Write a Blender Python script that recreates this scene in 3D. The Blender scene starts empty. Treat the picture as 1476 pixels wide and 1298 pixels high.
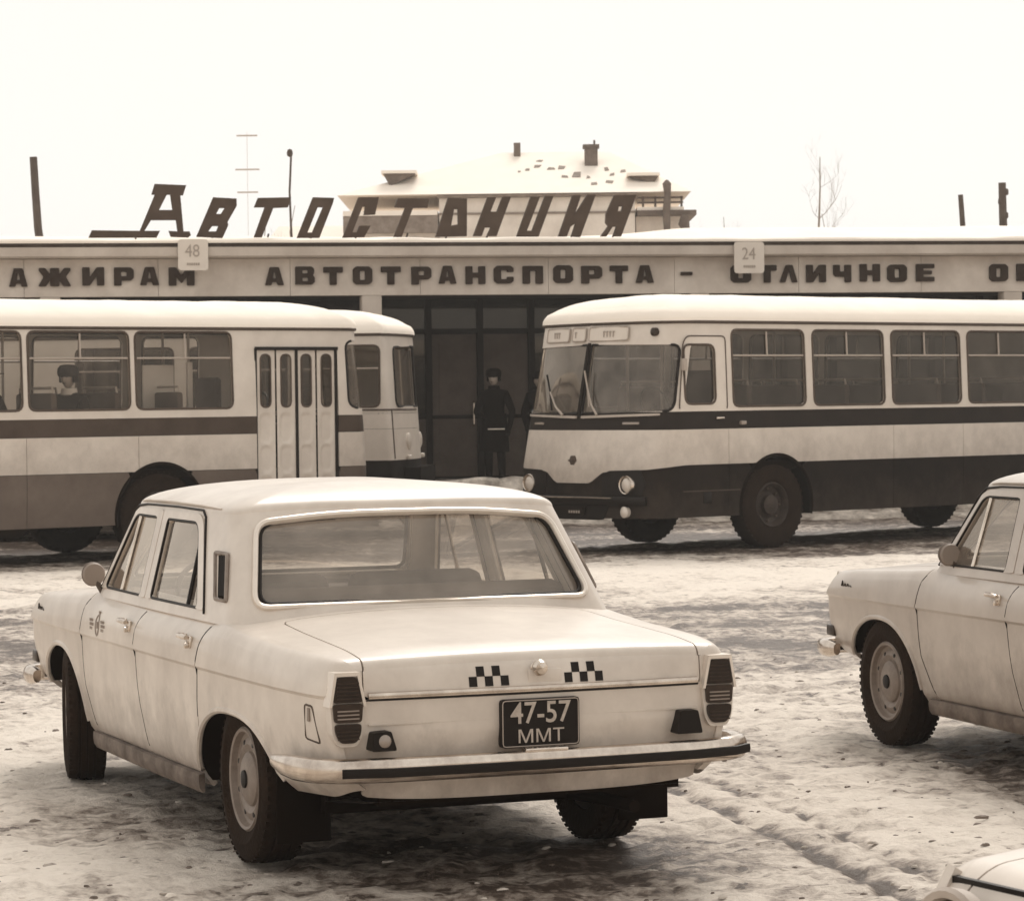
import bpy, bmesh, math, random
import numpy as np
from mathutils import Vector, Matrix

random.seed(5)
rng = np.random.default_rng(5)
SC = bpy.context.scene
COL = SC.collection
R = math.radians

# ------------------------------------------------------------------ camera
CAM_H, PITCH, ROLL = 1.794, 0.0177, 0.0121
cd = bpy.data.cameras.new('camera')
cam = bpy.data.objects.new('camera', cd)
COL.objects.link(cam)
fwd = Vector((0, math.cos(PITCH), -math.sin(PITCH)))
up0 = Vector((0, math.sin(PITCH), math.cos(PITCH)))
rt0 = Vector((1, 0, 0))
rt = rt0 * math.cos(ROLL) - up0 * math.sin(ROLL)
up = rt0 * math.sin(ROLL) + up0 * math.cos(ROLL)
mw = Matrix((rt, up, -fwd)).transposed().to_4x4()
mw.translation = (0, 0, CAM_H)
cam.matrix_world = mw
cd.sensor_width = 36.0
cd.lens = 4275.65 * 36 / 1476
cd.clip_start = 0.5
cd.clip_end = 3000
cd.dof.use_dof = True
cd.dof.focus_distance = 11.5
cd.dof.aperture_fstop = 18
SC.camera = cam

# ------------------------------------------------------------------ light
SUN_EL, SUN_AZ = R(46), R(12)          # pale winter sun behind the overcast, beyond the station
SKY_TINT = (1.0, 0.966, 0.915)
w = bpy.data.worlds.new('World')
SC.world = w
w.use_nodes = True
nt = w.node_tree
nt.nodes.clear()
sky = nt.nodes.new('ShaderNodeTexSky')
sky.sky_type = 'NISHITA'
sky.sun_disc = False
sky.sun_elevation = SUN_EL
sky.sun_rotation = SUN_AZ
bw = nt.nodes.new('ShaderNodeRGBToBW')
pw = nt.nodes.new('ShaderNodeMath'); pw.operation = 'POWER'; pw.inputs[1].default_value = 0.13
ml = nt.nodes.new('ShaderNodeMath'); ml.operation = 'MULTIPLY'; ml.inputs[1].default_value = 6.7
mx = nt.nodes.new('ShaderNodeMix'); mx.data_type = 'RGBA'; mx.blend_type = 'MULTIPLY'
mx.inputs['Factor'].default_value = 1.0
mx.inputs['B'].default_value = (*SKY_TINT, 1)
bg = nt.nodes.new('ShaderNodeBackground'); bg.inputs['Strength'].default_value = 0.1
out = nt.nodes.new('ShaderNodeOutputWorld')
L = nt.links.new
L(sky.outputs[0], bw.inputs[0]); L(bw.outputs[0], pw.inputs[0]); L(pw.outputs[0], ml.inputs[0])
L(ml.outputs[0], mx.inputs['A']); L(mx.outputs['Result'], bg.inputs['Color']); L(bg.outputs[0], out.inputs[0])

sd = bpy.data.lights.new('sun', 'SUN')
sd.energy = 1.9
sd.angle = R(25)
sd.color = (1.0, 0.955, 0.89)
sun = bpy.data.objects.new('sun', sd)
COL.objects.link(sun)
sdir = Vector((math.sin(SUN_AZ) * math.cos(SUN_EL), math.cos(SUN_AZ) * math.cos(SUN_EL), math.sin(SUN_EL)))
sun.rotation_euler = (-sdir).to_track_quat('-Z', 'Y').to_euler()

SC.view_settings.view_transform = 'Standard'
SC.view_settings.look = 'None'
SC.view_settings.exposure = 0.27
SC.view_settings.gamma = 1.0
SC.view_settings.use_curve_mapping = False
SC.render.engine = 'CYCLES'
SC.cycles.max_bounces = 8
SC.cycles.transparent_max_bounces = 24

# ------------------------------------------------------------------ materials
def sep(g):
    """warm brown-grey of a given reflectance, as every surface has in this toned print"""
    t = min(1, max(0, (math.log(g) - math.log(.02)) / (math.log(.8) - math.log(.02))))
    a = np.array((1, .60, .38)); b = np.array((1, .90, .79))
    c = a + (b - a) * t
    return tuple(c / (c @ np.array((.2126, .7152, .0722))) * g) + (1.0,)

def mat(name, g, rough=.5, metal=0.0, spec=.5, coat=0.0, var=0.0, vscale=4.0, bump=0.0, bscale=40.0, grime=0.0, gz=(.2, .9), g2=None):
    m = bpy.data.materials.new(name); m.use_nodes = True
    t = m.node_tree; b = t.nodes['Principled BSDF']
    b.inputs['Base Color'].default_value = sep(g)
    b.inputs['Roughness'].default_value = rough
    b.inputs['Metallic'].default_value = metal
    b.inputs['Specular IOR Level'].default_value = spec
    b.inputs['Coat Weight'].default_value = coat
    b.inputs['Coat Roughness'].default_value = .12
    tc = t.nodes.new('ShaderNodeTexCoord')
    col = None
    if var > 0:
        n = t.nodes.new('ShaderNodeTexNoise'); n.inputs['Scale'].default_value = vscale
        n.inputs['Detail'].default_value = 8; n.inputs['Roughness'].default_value = .65
        t.links.new(tc.outputs['Object'], n.inputs['Vector'])
        r = t.nodes.new('ShaderNodeValToRGB')
        r.color_ramp.elements[0].position = .32; r.color_ramp.elements[1].position = .68
        r.color_ramp.elements[0].color = sep(max(.004, (g2 if g2 else g * (1 - var))))
        r.color_ramp.elements[1].color = sep(min(.9, g * (1 + var * .35)))
        t.links.new(n.outputs['Fac'], r.inputs['Fac']); col = r.outputs['Color']
        rr = t.nodes.new('ShaderNodeMapRange'); rr.inputs[3].default_value = min(1, rough * 1.25); rr.inputs[4].default_value = rough * .85
        t.links.new(n.outputs['Fac'], rr.inputs[0]); t.links.new(rr.outputs[0], b.inputs['Roughness'])
    if grime > 0:       # road dirt splashed up from below, in ragged drips
        sx = t.nodes.new('ShaderNodeSeparateXYZ'); t.links.new(tc.outputs['Object'], sx.inputs[0])
        mr = t.nodes.new('ShaderNodeMapRange'); mr.inputs[1].default_value = gz[0]; mr.inputs[2].default_value = gz[1]
        mr.inputs[3].default_value = .42; mr.inputs[4].default_value = -.30
        t.links.new(sx.outputs['Z'], mr.inputs[0])
        mp = t.nodes.new('ShaderNodeMapping'); mp.inputs['Scale'].default_value = (3, 3, 2.3)
        t.links.new(tc.outputs['Object'], mp.inputs[0])
        n2 = t.nodes.new('ShaderNodeTexNoise'); n2.inputs['Scale'].default_value = 1.7; n2.inputs['Detail'].default_value = 9
        n2.inputs['Roughness'].default_value = .7
        t.links.new(mp.outputs[0], n2.inputs['Vector'])
        ad = t.nodes.new('ShaderNodeMath'); ad.operation = 'ADD'; t.links.new(mr.outputs[0], ad.inputs[0]); t.links.new(n2.outputs['Fac'], ad.inputs[1])
        m2 = t.nodes.new('ShaderNodeMapRange'); m2.inputs[1].default_value = .45; m2.inputs[2].default_value = .95
        m2.inputs[3].default_value = 0; m2.inputs[4].default_value = grime
        t.links.new(ad.outputs[0], m2.inputs[0])
        mi = t.nodes.new('ShaderNodeMix'); mi.data_type = 'RGBA'
        t.links.new(m2.outputs[0], mi.inputs['Factor'])
        if col: t.links.new(col, mi.inputs['A'])
        else: mi.inputs['A'].default_value = sep(g)
        mi.inputs['B'].default_value = sep(.15)
        col = mi.outputs['Result']
    if col: t.links.new(col, b.inputs['Base Color'])
    if bump > 0:
        n3 = t.nodes.new('ShaderNodeTexNoise'); n3.inputs['Scale'].default_value = bscale; n3.inputs['Detail'].default_value = 6
        t.links.new(tc.outputs['Object'], n3.inputs['Vector'])
        bp = t.nodes.new('ShaderNodeBump'); bp.inputs['Strength'].default_value = bump; bp.inputs['Distance'].default_value = .02
        t.links.new(n3.outputs['Fac'], bp.inputs['Height']); t.links.new(bp.outputs[0], b.inputs['Normal'])
    return m

def glass(name, tint=.75, refl=.09, rough=.03, haze=.10):
    m = bpy.data.materials.new(name); m.use_nodes = True
    t = m.node_tree; t.nodes.clear()
    o = t.nodes.new('ShaderNodeOutputMaterial'); tr = t.nodes.new('ShaderNodeBsdfTransparent'); gl = t.nodes.new('ShaderNodeBsdfGlossy')
    df = t.nodes.new('ShaderNodeBsdfDiffuse')
    tr.inputs['Color'].default_value = (tint, tint * .975, tint * .94, 1)
    gl.inputs['Roughness'].default_value = rough; gl.inputs['Color'].default_value = sep(.85)
    df.inputs['Color'].default_value = sep(.45)
    fr = t.nodes.new('ShaderNodeMath'); fr.operation = 'POWER'; fr.inputs[1].default_value = 4.0
    lw = t.nodes.new('ShaderNodeLayerWeight'); lw.inputs['Blend'].default_value = .5; t.links.new(lw.outputs['Facing'], fr.inputs[0])
    ad = t.nodes.new('ShaderNodeMath'); ad.operation = 'ADD'; ad.inputs[1].default_value = refl; ad.use_clamp = True
    mx = t.nodes.new('ShaderNodeMixShader'); m2 = t.nodes.new('ShaderNodeMixShader')
    n = t.nodes.new('ShaderNodeTexNoise'); n.inputs['Scale'].default_value = 3.5; n.inputs['Detail'].default_value = 7
    tc = t.nodes.new('ShaderNodeTexCoord'); t.links.new(tc.outputs['Object'], n.inputs['Vector'])
    mr = t.nodes.new('ShaderNodeMapRange'); mr.inputs[1].default_value = .35; mr.inputs[2].default_value = .8; mr.inputs[3].default_value = haze * .25; mr.inputs[4].default_value = haze
    t.links.new(n.outputs['Fac'], mr.inputs[0])
    t.links.new(fr.outputs[0], ad.inputs[0]); t.links.new(ad.outputs[0], mx.inputs[0])
    t.links.new(mr.outputs[0], m2.inputs[0]); t.links.new(tr.outputs[0], m2.inputs[1]); t.links.new(df.outputs[0], m2.inputs[2])
    t.links.new(m2.outputs[0], mx.inputs[1]); t.links.new(gl.outputs[0], mx.inputs[2]); t.links.new(mx.outputs[0], o.inputs[0])
    return m

M = dict(
    paint=mat('taxi_paint', .60, .36, coat=.18, var=.20, vscale=3, bump=.035, bscale=5, grime=.80, gz=(.20, .80)),
    paint2=mat('taxi_paint_greyer', .47, .32, coat=.3, var=.18, vscale=3, grime=.85, gz=(.20, .85)),
    rubber=mat('tyre_rubber', .010, .95, spec=.1, var=.5, vscale=9, g2=.020, bump=.4, bscale=60),
    chrome=mat('chrome', .62, .2, metal=1.0, var=.35, vscale=9),
    bright=mat('bright_trim', .70, .28, metal=.35, var=.15, vscale=6),
    black=mat('black_trim', .007, .5, spec=.2),
    under=mat('underbody', .007, .95, spec=.05),
    interior=mat('car_interior', .06, .8, var=.3),
    seatcloth=mat('seat_cloth', .07, .85, var=.3),
    lens_dark=mat('dark_lens', .020, .3, spec=.25, var=.4, vscale=30),
    lens_mid=mat('amber_lens', .032, .3, spec=.25, var=.4, vscale=30),
    lamp_glass=mat('lamp_glass', .62, .12, coat=.8), lens_clear=mat('clear_lens', .26, .12, coat=.6),
    white=mat('white_print', .75, .5),
    steel=mat('wheel_steel', .20, .5, var=.35, vscale=12, grime=.5, gz=(-.3, .4)), plain_steel=mat('plain_steel', .40, .45, var=.2), busrim=mat('bus_rim', .035, .7, var=.5, vscale=8),
    rocker=mat('dirty_sill', .17, .75, var=.6, vscale=6, g2=.05), mast=mat('pale_mast', .5, .8), print_=mat('faded_print', .22, .6),
    cglass=glass('car_glass', .88, .10, haze=.45), bglass=glass('bus_glass', .80, .03, haze=.08), wglass=glass('windscreen_glass', .6, .06, haze=.30), rglass=glass('dark_bus_glass', .56, .03, haze=.10), dglass=glass('hall_glass', .35, .03),
    cream=mat('bus_cream', .60, .4, coat=.1, var=.16, vscale=1.6, bump=.10, bscale=2.4, grime=.48, gz=(.7, 1.7)),
    cream_up=mat('bus_cream_upper', .64, .4, coat=.1, var=.14, vscale=2, bump=.06, bscale=3), farroof=mat('far_roof_patch', .24, .9, var=.4),
    stripe=mat('bus_stripe', .013, .5, spec=.2, var=.35, vscale=2.5),
    skirt=mat('bus_skirt', .011, .65, spec=.15, var=.5, vscale=1.8, grime=.16, gz=(.3, 1.1)),
    stripe_l=mat('bus_stripe_faded', .060, .5, spec=.25, var=.3, vscale=2.5),
    skirt_l=mat('bus_skirt_faded', .105, .55, var=.35, vscale=1.8, grime=.25, gz=(.3, 1.1)),
    snow=mat('snow', .89, .75, spec=.25, var=.03, vscale=2, bump=.25, bscale=9),
    dirtysnow=mat('dirty_snow', .62, .8, spec=.2, var=.75, vscale=3.2, g2=.07, bump=.8, bscale=7),
    concrete=mat('pale_render', .52, .85, var=.2, vscale=1.5, bump=.15),
    fascia=mat('fascia_board', .62, .8, var=.24, vscale=1.6),
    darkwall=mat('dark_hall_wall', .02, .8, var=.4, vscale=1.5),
    frame=mat('dark_frame', .009, .7, spec=.15),
    doorwood=mat('brown_door', .072, .6, var=.35, vscale=3),
    letter=mat('letter_brown', .032, .7, spec=.15, var=.3, vscale=4),
    signletter=mat('roof_letter_brown', .060, .7, spec=.15, var=.3, vscale=3),
    platewhite=mat('plate_white', .42, .6, var=.25, vscale=40), signwhite=mat('sign_white', .66, .7, var=.06),
    signink=mat('sign_ink', .33, .7),
    pole=mat('weathered_pole', .075, .9, var=.4, vscale=3),
    bark=mat('frosted_bark', .30, .95, var=.3, vscale=6),  # bark lightened: the fading of distance is put into its colour
    brick=mat('chimney_brick', .14, .9, var=.5, vscale=3, bump=.4),
    housewall=mat('house_wall', .74, .85, var=.2, vscale=1.2),
    rooftile=mat('old_roof', .13, .9, var=.4, vscale=4),
    coat=mat('dark_coat', .006, .95, spec=.05, var=.3), skin=mat('skin', .30, .6), hat=mat('fur_hat', .008, .95, spec=.05, bump=.6, bscale=120),
    scarf=mat('white_collar', .6, .8), bag=mat('white_paper', .7, .6),
)

# ------------------------------------------------------------------ mesh helpers
def obj(name, V, F, m, parent=None, smooth=True, angle=38, mi=None):
    me = bpy.data.meshes.new(name)
    me.from_pydata([tuple(map(float, v)) for v in V], [], [tuple(map(int, f)) for f in F])
    ms = m if isinstance(m, (list, tuple)) else [m]
    for x in ms:
        if x is not None: me.materials.append(x)
    if mi is not None: me.polygons.foreach_set('material_index', list(map(int, mi)))
    if smooth:
        me.polygons.foreach_set('use_smooth', [True] * len(me.polygons))
        me.set_sharp_from_angle(angle=R(angle))
    me.update()
    o = bpy.data.objects.new(name, me); COL.objects.link(o)
    if parent is not None: o.parent = parent
    return o

def tag(o, label=None, cat=None, group=None, kind=None):
    if label: o['label'] = label
    if cat: o['category'] = cat
    if group: o['group'] = group
    if kind: o['kind'] = kind
    return o

def empty(name, loc=(0, 0, 0), rz=0.0):
    o = bpy.data.objects.new(name, None); COL.objects.link(o)
    o.location = loc; o.rotation_euler = (0, 0, rz); o.empty_display_size = .2
    return o

def copy_tree(o, parent=None):
    c = o.copy(); COL.objects.link(c); c.parent = parent
    for ch in list(o.children): copy_tree(ch, c)
    return c

class MB:
    def __init__(s): s.V = []; s.F = []; s.mi = []
    def add(s, V, F, k=0, flip=False):
        n = len(s.V); s.V.extend([tuple(v) for v in V])
        for f in F:
            f = [i + n for i in f]; s.F.append(f[::-1] if flip else f); s.mi.append(k)
        return s
    def box(s, c, d, k=0, M4=None):
        x, y, z = d[0] / 2, d[1] / 2, d[2] / 2
        V = [(sx * x, sy * y, sz * z) for sx in (-1, 1) for sy in (-1, 1) for sz in (-1, 1)]
        if M4 is not None: V = [tuple(M4 @ Vector(v)) for v in V]
        V = [(v[0] + c[0], v[1] + c[1], v[2] + c[2]) for v in V]
        return s.add(V, [(0, 1, 3, 2), (4, 6, 7, 5), (0, 4, 5, 1), (2, 3, 7, 6), (0, 2, 6, 4), (1, 5, 7, 3)], k)
    def bbox(s, c, d, b=.01, k=0):
        """box with chamfered edges"""
        x, y, z = d[0] / 2, d[1] / 2, d[2] / 2; b = min(b, x * .9, y * .9, z * .9)
        bm = bmesh.new(); bmesh.ops.create_cube(bm, size=1)
        for v in bm.verts: v.co = Vector((v.co.x * d[0], v.co.y * d[1], v.co.z * d[2]))
        bmesh.ops.bevel(bm, geom=list(bm.edges), offset=b, segments=2, affect='EDGES', profile=.5)
        bm.verts.index_update()
        V = [(v.co.x + c[0], v.co.y + c[1], v.co.z + c[2]) for v in bm.verts]; F = [[v.index for v in f.verts] for f in bm.faces]
        bm.free(); return s.add(V, F, k)
    def tube(s, P, r, n=8, closed=False, k=0, caps=True, flat=1.0):
        P = [Vector(p) for p in P]; N = len(P); rs = r if hasattr(r, '__len__') else [r] * N
        V = []; ref = None
        for i in range(N):
            if closed: t = P[(i + 1) % N] - P[i - 1]
            else: t = P[min(i + 1, N - 1)] - P[max(i - 1, 0)]
            if t.length < 1e-9: t = Vector((0, 0, 1))
            t.normalize()
            if ref is None:
                ref = Vector((0, 0, 1)) if abs(t.z) < .9 else Vector((1, 0, 0))
            a = (ref - t * ref.dot(t))
            if a.length < 1e-6: a = t.orthogonal()
            a.normalize(); ref = a; b = t.cross(a)
            for j in range(n):
                th = 2 * math.pi * j / n
                V.append(P[i] + a * (rs[i] * math.cos(th)) + b * (rs[i] * flat * math.sin(th)))
        F = []
        for i in range(N if closed else N - 1):
            for j in range(n):
                a0 = i * n + j; a1 = i * n + (j + 1) % n; b0 = ((i + 1) % N) * n + j; b1 = ((i + 1) % N) * n + (j + 1) % n
                F.append((a0, a1, b1, b0))
        if not closed and caps:
            F.append(tuple(range(n))[::-1]); F.append(tuple((N - 1) * n + j for j in range(n)))
        return s.add(V, F, k)
    def lathe(s, prof, c=(0, 0, 0), axis='y', n=40, k=0):
        """prof: list of (r, a) with a along the axis"""
        V = []; m = len(prof)
        for i in range(n):
            th = 2 * math.pi * i / n
            for r, a in prof:
                if axis == 'y': v = (r * math.cos(th), a, r * math.sin(th))
                elif axis == 'x': v = (a, r * math.cos(th), r * math.sin(th))
                else: v = (r * math.cos(th), r * math.sin(th), a)
                V.append((v[0] + c[0], v[1] + c[1], v[2] + c[2]))
        F = [(i * m + j, i * m + j + 1, ((i + 1) % n) * m + j + 1, ((i + 1) % n) * m + j) for i in range(n) for j in range(m - 1)]
        return s.add(V, F, k)
    def prism(s, poly, a0, a1, axis='x', k=0):
        """poly in the two other axes (in xyz order), extruded from a0 to a1 along axis"""
        n = len(poly); V = []
        for a in (a0, a1):
            for p, q in poly:
                V.append((a, p, q) if axis == 'x' else (p, a, q) if axis == 'y' else (p, q, a))
        F = [tuple(range(n)), tuple(range(n, 2 * n))[::-1]] + [(i, i + n, (i + 1) % n + n, (i + 1) % n) for i in range(n)]
        return s.add(V, F, k)
    def sweep(s, path, prof, k=0, cap=True, scale=None):
        """path: plan points; prof: list of (outward, up); outward is to the right-hand side of travel"""
        P = [Vector(p) for p in path]; N = len(P); n = len(prof); V = []
        for i in range(N):
            t = P[min(i + 1, N - 1)] - P[max(i - 1, 0)]; t.z = 0; t.normalize()
            o = Vector((t.y, -t.x, 0)); sc = 1 if scale is None else scale[i]
            for a, b in prof: V.append(P[i] + o * a * sc + Vector((0, 0, b * sc)))
        F = [(i * n + j, i * n + (j + 1) % n, (i + 1) * n + (j + 1) % n, (i + 1) * n + j) for i in range(N - 1) for j in range(n)]
        if cap: F += [tuple(range(n))[::-1], tuple((N - 1) * n + j for j in range(n))]
        return s.add(V, F, k)
    def mirror_y(s):
        s.V = [(v[0], -v[1], v[2]) for v in s.V]; s.F = [f[::-1] for f in s.F]; return s
    def build(s, name, m, parent=None, smooth=True, angle=38, fix=True):
        o = obj(name, s.V, s.F, m, parent, smooth, angle, s.mi if isinstance(m, (list, tuple)) else None)
        if fix:
            bm = bmesh.new(); bm.from_mesh(o.data); bmesh.ops.recalc_face_normals(bm, faces=bm.faces)
            bm.to_mesh(o.data); bm.free()
            if smooth: o.data.set_sharp_from_angle(angle=R(angle))
        return o

def round_poly(pts, r, n=5):
    out = []; N = len(pts); rs = r if hasattr(r, '__len__') else [r] * N
    for i in range(N):
        p = np.array(pts[i], float); a = np.array(pts[i - 1], float) - p; b = np.array(pts[(i + 1) % N], float) - p
        la, lb = np.linalg.norm(a), np.linalg.norm(b); a /= la; b /= lb
        d = min(rs[i], la * .48, lb * .48)
        if d < 1e-5: out.append(tuple(p)); continue
        for t in np.linspace(0, 1, n):
            out.append(tuple((1 - t) ** 2 * (p + a * d) + 2 * t * (1 - t) * p + t * t * (p + b * d)))
    return out

def poly_sdf(poly):
    A = np.array(poly, float); B = np.roll(A, -1, 0)
    def f(x, y):
        x = np.asarray(x, float); y = np.asarray(y, float)
        best = np.full(x.shape, 1e18); ins = np.zeros(x.shape, bool)
        for (ax, ay), (bx, by) in zip(A, B):
            dx, dy = bx - ax, by - ay; t = np.clip(((x - ax) * dx + (y - ay) * dy) / (dx * dx + dy * dy + 1e-12), 0, 1)
            best = np.minimum(best, (x - ax - t * dx) ** 2 + (y - ay - t * dy) ** 2)
            c = ((ay > y) != (by > y)); xi = ax + (y - ay) * dx / (dy if abs(dy) > 1e-12 else 1e-12)
            ins ^= c & (x < xi)
        d = np.sqrt(best); return np.where(ins, -d, d)
    return f

def clip_patch(fn, us, vs, sdf, lip=.0, flip=False, offset=0.0, inv=False):
    """surface fn(u,v) kept where sdf(P,u,v)<0, with exact edges (marching squares), edges turned inward by lip"""
    us = np.asarray(us, float); vs = np.asarray(vs, float); nu, nv = len(us), len(vs)
    U, Vv = np.meshgrid(us, vs, indexing='ij'); U = U.ravel(); Vv = Vv.ravel()
    P = fn(U, Vv); D = sdf(P, U, Vv); D = np.where(np.abs(D) < 1e-7, 1e-7, D)
    ins = D < 0; keys = {}; ea = []; eb = []
    def edge(a, b):
        kk = (a, b) if a < b else (b, a)
        if kk not in keys: keys[kk] = len(ea); ea.append(kk[0]); eb.append(kk[1])
        return keys[kk]
    G = ins.reshape(nu, nv); any_ = G[:-1, :-1] | G[1:, :-1] | G[1:, 1:] | G[:-1, 1:]
    polys = []
    for i, j in zip(*np.nonzero(any_)):
        q = (i * nv + j, (i + 1) * nv + j, (i + 1) * nv + j + 1, i * nv + j + 1); f = []
        for m in range(4):
            a, b = q[m], q[(m + 1) % 4]
            if ins[a]: f.append((0, a))
            if ins[a] != ins[b]: f.append((1, edge(a, b)))
        if len(f) >= 3: polys.append(f)
    Vl = []
    if ea:
        a = np.array(ea); b = np.array(eb); lo = np.zeros(len(a)); hi = np.ones(len(a)); sa = ins[a]
        for _ in range(9):
            t = (lo + hi) / 2; u = U[a] + (U[b] - U[a]) * t; v = Vv[a] + (Vv[b] - Vv[a]) * t
            si = sdf(fn(u, v), u, v) < 0; same = si == sa
            lo = np.where(same, t, lo); hi = np.where(same, hi, t)
        t = (lo + hi) / 2; X = fn(U[a] + (U[b] - U[a]) * t, Vv[a] + (Vv[b] - Vv[a]) * t)
    flip = flip or inv; used = {}; V = []; F = []
    for f in polys:
        g = []
        for kx in f:
            if kx not in used: used[kx] = len(V); V.append(P[kx[1]] if kx[0] == 0 else X[kx[1]])
            g.append(used[kx])
        F.append(g[::-1] if flip else g)
    V = np.array(V) if V else np.zeros((0, 3))
    if (lip or offset) and len(V):
        N = np.zeros_like(V)
        for f in F:
            p = V[f]; n = np.cross(p[1] - p[0], p[2] - p[0])
            if len(f) > 3: n = n + np.cross(p[2] - p[0], p[3] - p[0])
            for i in f: N[i] += n
        N /= np.linalg.norm(N, axis=1)[:, None] + 1e-12
        if offset: V = V + N * offset
        if lip:
            cnt = {}
            for f in F:
                for i in range(len(f)):
                    a, b = f[i], f[(i + 1) % len(f)]; cnt[(a, b)] = 1
            W = list(V); nw = {}
            for (a, b) in list(cnt):
                if (b, a) not in cnt:
                    for x in (a, b):
                        if x not in nw: nw[x] = len(W); W.append(V[x] - N[x] * lip)
                    F.append([b, a, nw[a], nw[b]])
            V = np.array(W)
    return V, F

def islands(V, F):
    """split a mesh into its separate pieces"""
    par = list(range(len(V)))
    def find(a):
        while par[a] != a: par[a] = par[par[a]]; a = par[a]
        return a
    for f in F:
        for i in f[1:]: par[find(i)] = find(f[0])
    g = {}
    for f in F: g.setdefault(find(f[0]), []).append(f)
    out = []
    for fs in g.values():
        ids = sorted({i for f in fs for i in f}); mp = {a: k for k, a in enumerate(ids)}
        out.append(([tuple(V[i]) for i in ids], [[mp[i] for i in f] for f in fs]))
    return out

def outline(loops, depth):
    """filled outline with holes, extruded by depth, as (V, F) in the xy plane"""
    cu = bpy.data.curves.new('outline', 'CURVE'); cu.dimensions = '2D'; cu.fill_mode = 'BOTH'; cu.extrude = depth / 2
    for lp in loops:
        sp = cu.splines.new('POLY'); sp.points.add(len(lp) - 1)
        for p, q in zip(sp.points, lp): p.co = (q[0], q[1], 0, 1)
        sp.use_cyclic_u = True
    return curve_mesh(cu)

def curve_mesh(cu):
    o = bpy.data.objects.new('outline', cu); COL.objects.link(o)
    dg = bpy.context.evaluated_depsgraph_get(); dg.update()
    me = bpy.data.meshes.new_from_object(o.evaluated_get(dg))
    V = [tuple(v.co) for v in me.vertices]; F = [tuple(p.vertices) for p in me.polygons]
    bpy.data.objects.remove(o); bpy.data.curves.remove(cu); bpy.data.meshes.remove(me)
    return V, F

def text(s, size, depth=.004, sx=1.0, bold=0.0):
    cu = bpy.data.curves.new('text', 'FONT'); cu.body = s; cu.size = size; cu.extrude = depth / 2
    cu.offset = bold; cu.align_x = 'CENTER'; cu.align_y = 'CENTER'; cu.resolution_u = 4
    V, F = curve_mesh(cu)
    return [(v[0] * sx, v[1], v[2]) for v in V], F

def smooth_tab(pts, x0, x1, k=.10):
    xs = np.arange(x0 - .5, x1 + .5, .005); px, py = zip(*pts); ys = np.interp(xs, px, py)
    # keep end slopes
    n = int(k / .005); ker = np.hanning(2 * n + 1); ker /= ker.sum()
    pad = np.concatenate([np.full(n, ys[0]), ys, np.full(n, ys[-1])]); ys = np.convolve(pad, ker, 'valid')
    return lambda x: np.interp(x, xs, ys)

def ss(a, b, x):
    t = np.clip((np.asarray(x, float) - a) / (b - a), 0, 1); return t * t * (3 - 2 * t)

# value-noise for terrain
_lat = np.random.default_rng(11).random((256, 256))
def vnoise(x, y):
    xi = np.floor(x).astype(int); yi = np.floor(y).astype(int); fx = x - xi; fy = y - yi
    fx = fx * fx * (3 - 2 * fx); fy = fy * fy * (3 - 2 * fy)
    g = lambda a, b: _lat[a % 256, b % 256]
    return (g(xi, yi) * (1 - fx) + g(xi + 1, yi) * fx) * (1 - fy) + (g(xi, yi + 1) * (1 - fx) + g(xi + 1, yi + 1) * fx) * fy
def fbm(x, y, o=4):
    s = 0; a = .5
    for i in range(o): s = s + a * vnoise(x * 2 ** i + 17.3 * i, y * 2 ** i + 9.1 * i); a *= .5
    return s / (1 - .5 ** o)

# frame of the bus station: u along its front, d behind the front, z up
BA = R(10.0495); BU = Vector((math.cos(BA), math.sin(BA), 0)); BN = Vector((-math.sin(BA), math.cos(BA), 0)); BO = Vector((0, 44.6, 0))
def bp(u, d, z): return BO + BU * u + BN * d + Vector((0, 0, z))
# ================================================================== ground
def axis(dense, growth_lo, growth_hi):
    lo, hi = [], []; x = dense[0]; st = dense[1] - dense[0]
    while x > growth_lo: st = min(st * 1.35, 40); x -= st; lo.append(x)
    x = dense[-1]; st = dense[-1] - dense[-2]
    while x < growth_hi: st = min(st * 1.35, 40); x += st; hi.append(x)
    return np.array(lo[::-1] + list(dense) + hi)
gx = axis(np.arange(-8.5, 9.5, .055), -220, 240)
gy = axis(np.concatenate([np.arange(4, 16, .045), np.arange(16, 27, .08), np.arange(27, 44, .13)]), -60, 380)
GX, GY = np.meshgrid(gx, gy, indexing='ij')
band = GY - .14 * GX + .9 * (fbm(GX * .25, GY * .25, 2) - .5)
dirt_shade = .22 - .08 * (1 - ss(13, 17, GY)) + .56 * ss(18.2, 20.4, band) * (1 - ss(25.0, 27.6, band)) + .72 * ss(32.3, 34.2, band) * (1 - ss(42, 44, band)) - .13 * ss(27, 28.5, band) * (1 - ss(31.5, 33, band))  # the strip under the buses is wet road with shade painted in
streak = fbm(GX * .22 + 3, (GY - .14 * GX) * 1.7, 4)
dirt_shade += (streak - .5) * (.55 * ss(17, 21, band) + .1)
blot = fbm(GX * .55, GY * .55, 4); fine = fbm(GX * 2.6 + 40, GY * 2.6, 4)
dirt_shade -= .10 * (1 - ss(-3.0, -.8, GX)) * (1 - ss(12.5, 15, GY))
dirt_shade += (blot - .5) * .80 + (fine - .5) * .85
def rut(px, py, wdt):
    d = np.full(GX.shape, 9.0)
    for a, b, c, e in zip(px[:-1], py[:-1], px[1:], py[1:]):
        dx, dy = c - a, e - b; t = np.clip(((GX - a) * dx + (GY - b) * dy) / (dx * dx + dy * dy), 0, 1)
        d = np.minimum(d, np.hypot(GX - a - t * dx, GY - b - t * dy))
    return np.exp(-(d / wdt) ** 2)
wob = (fbm(GX * 3, GY * 3, 3) - .5)
hgt = np.zeros(GX.shape)
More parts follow.
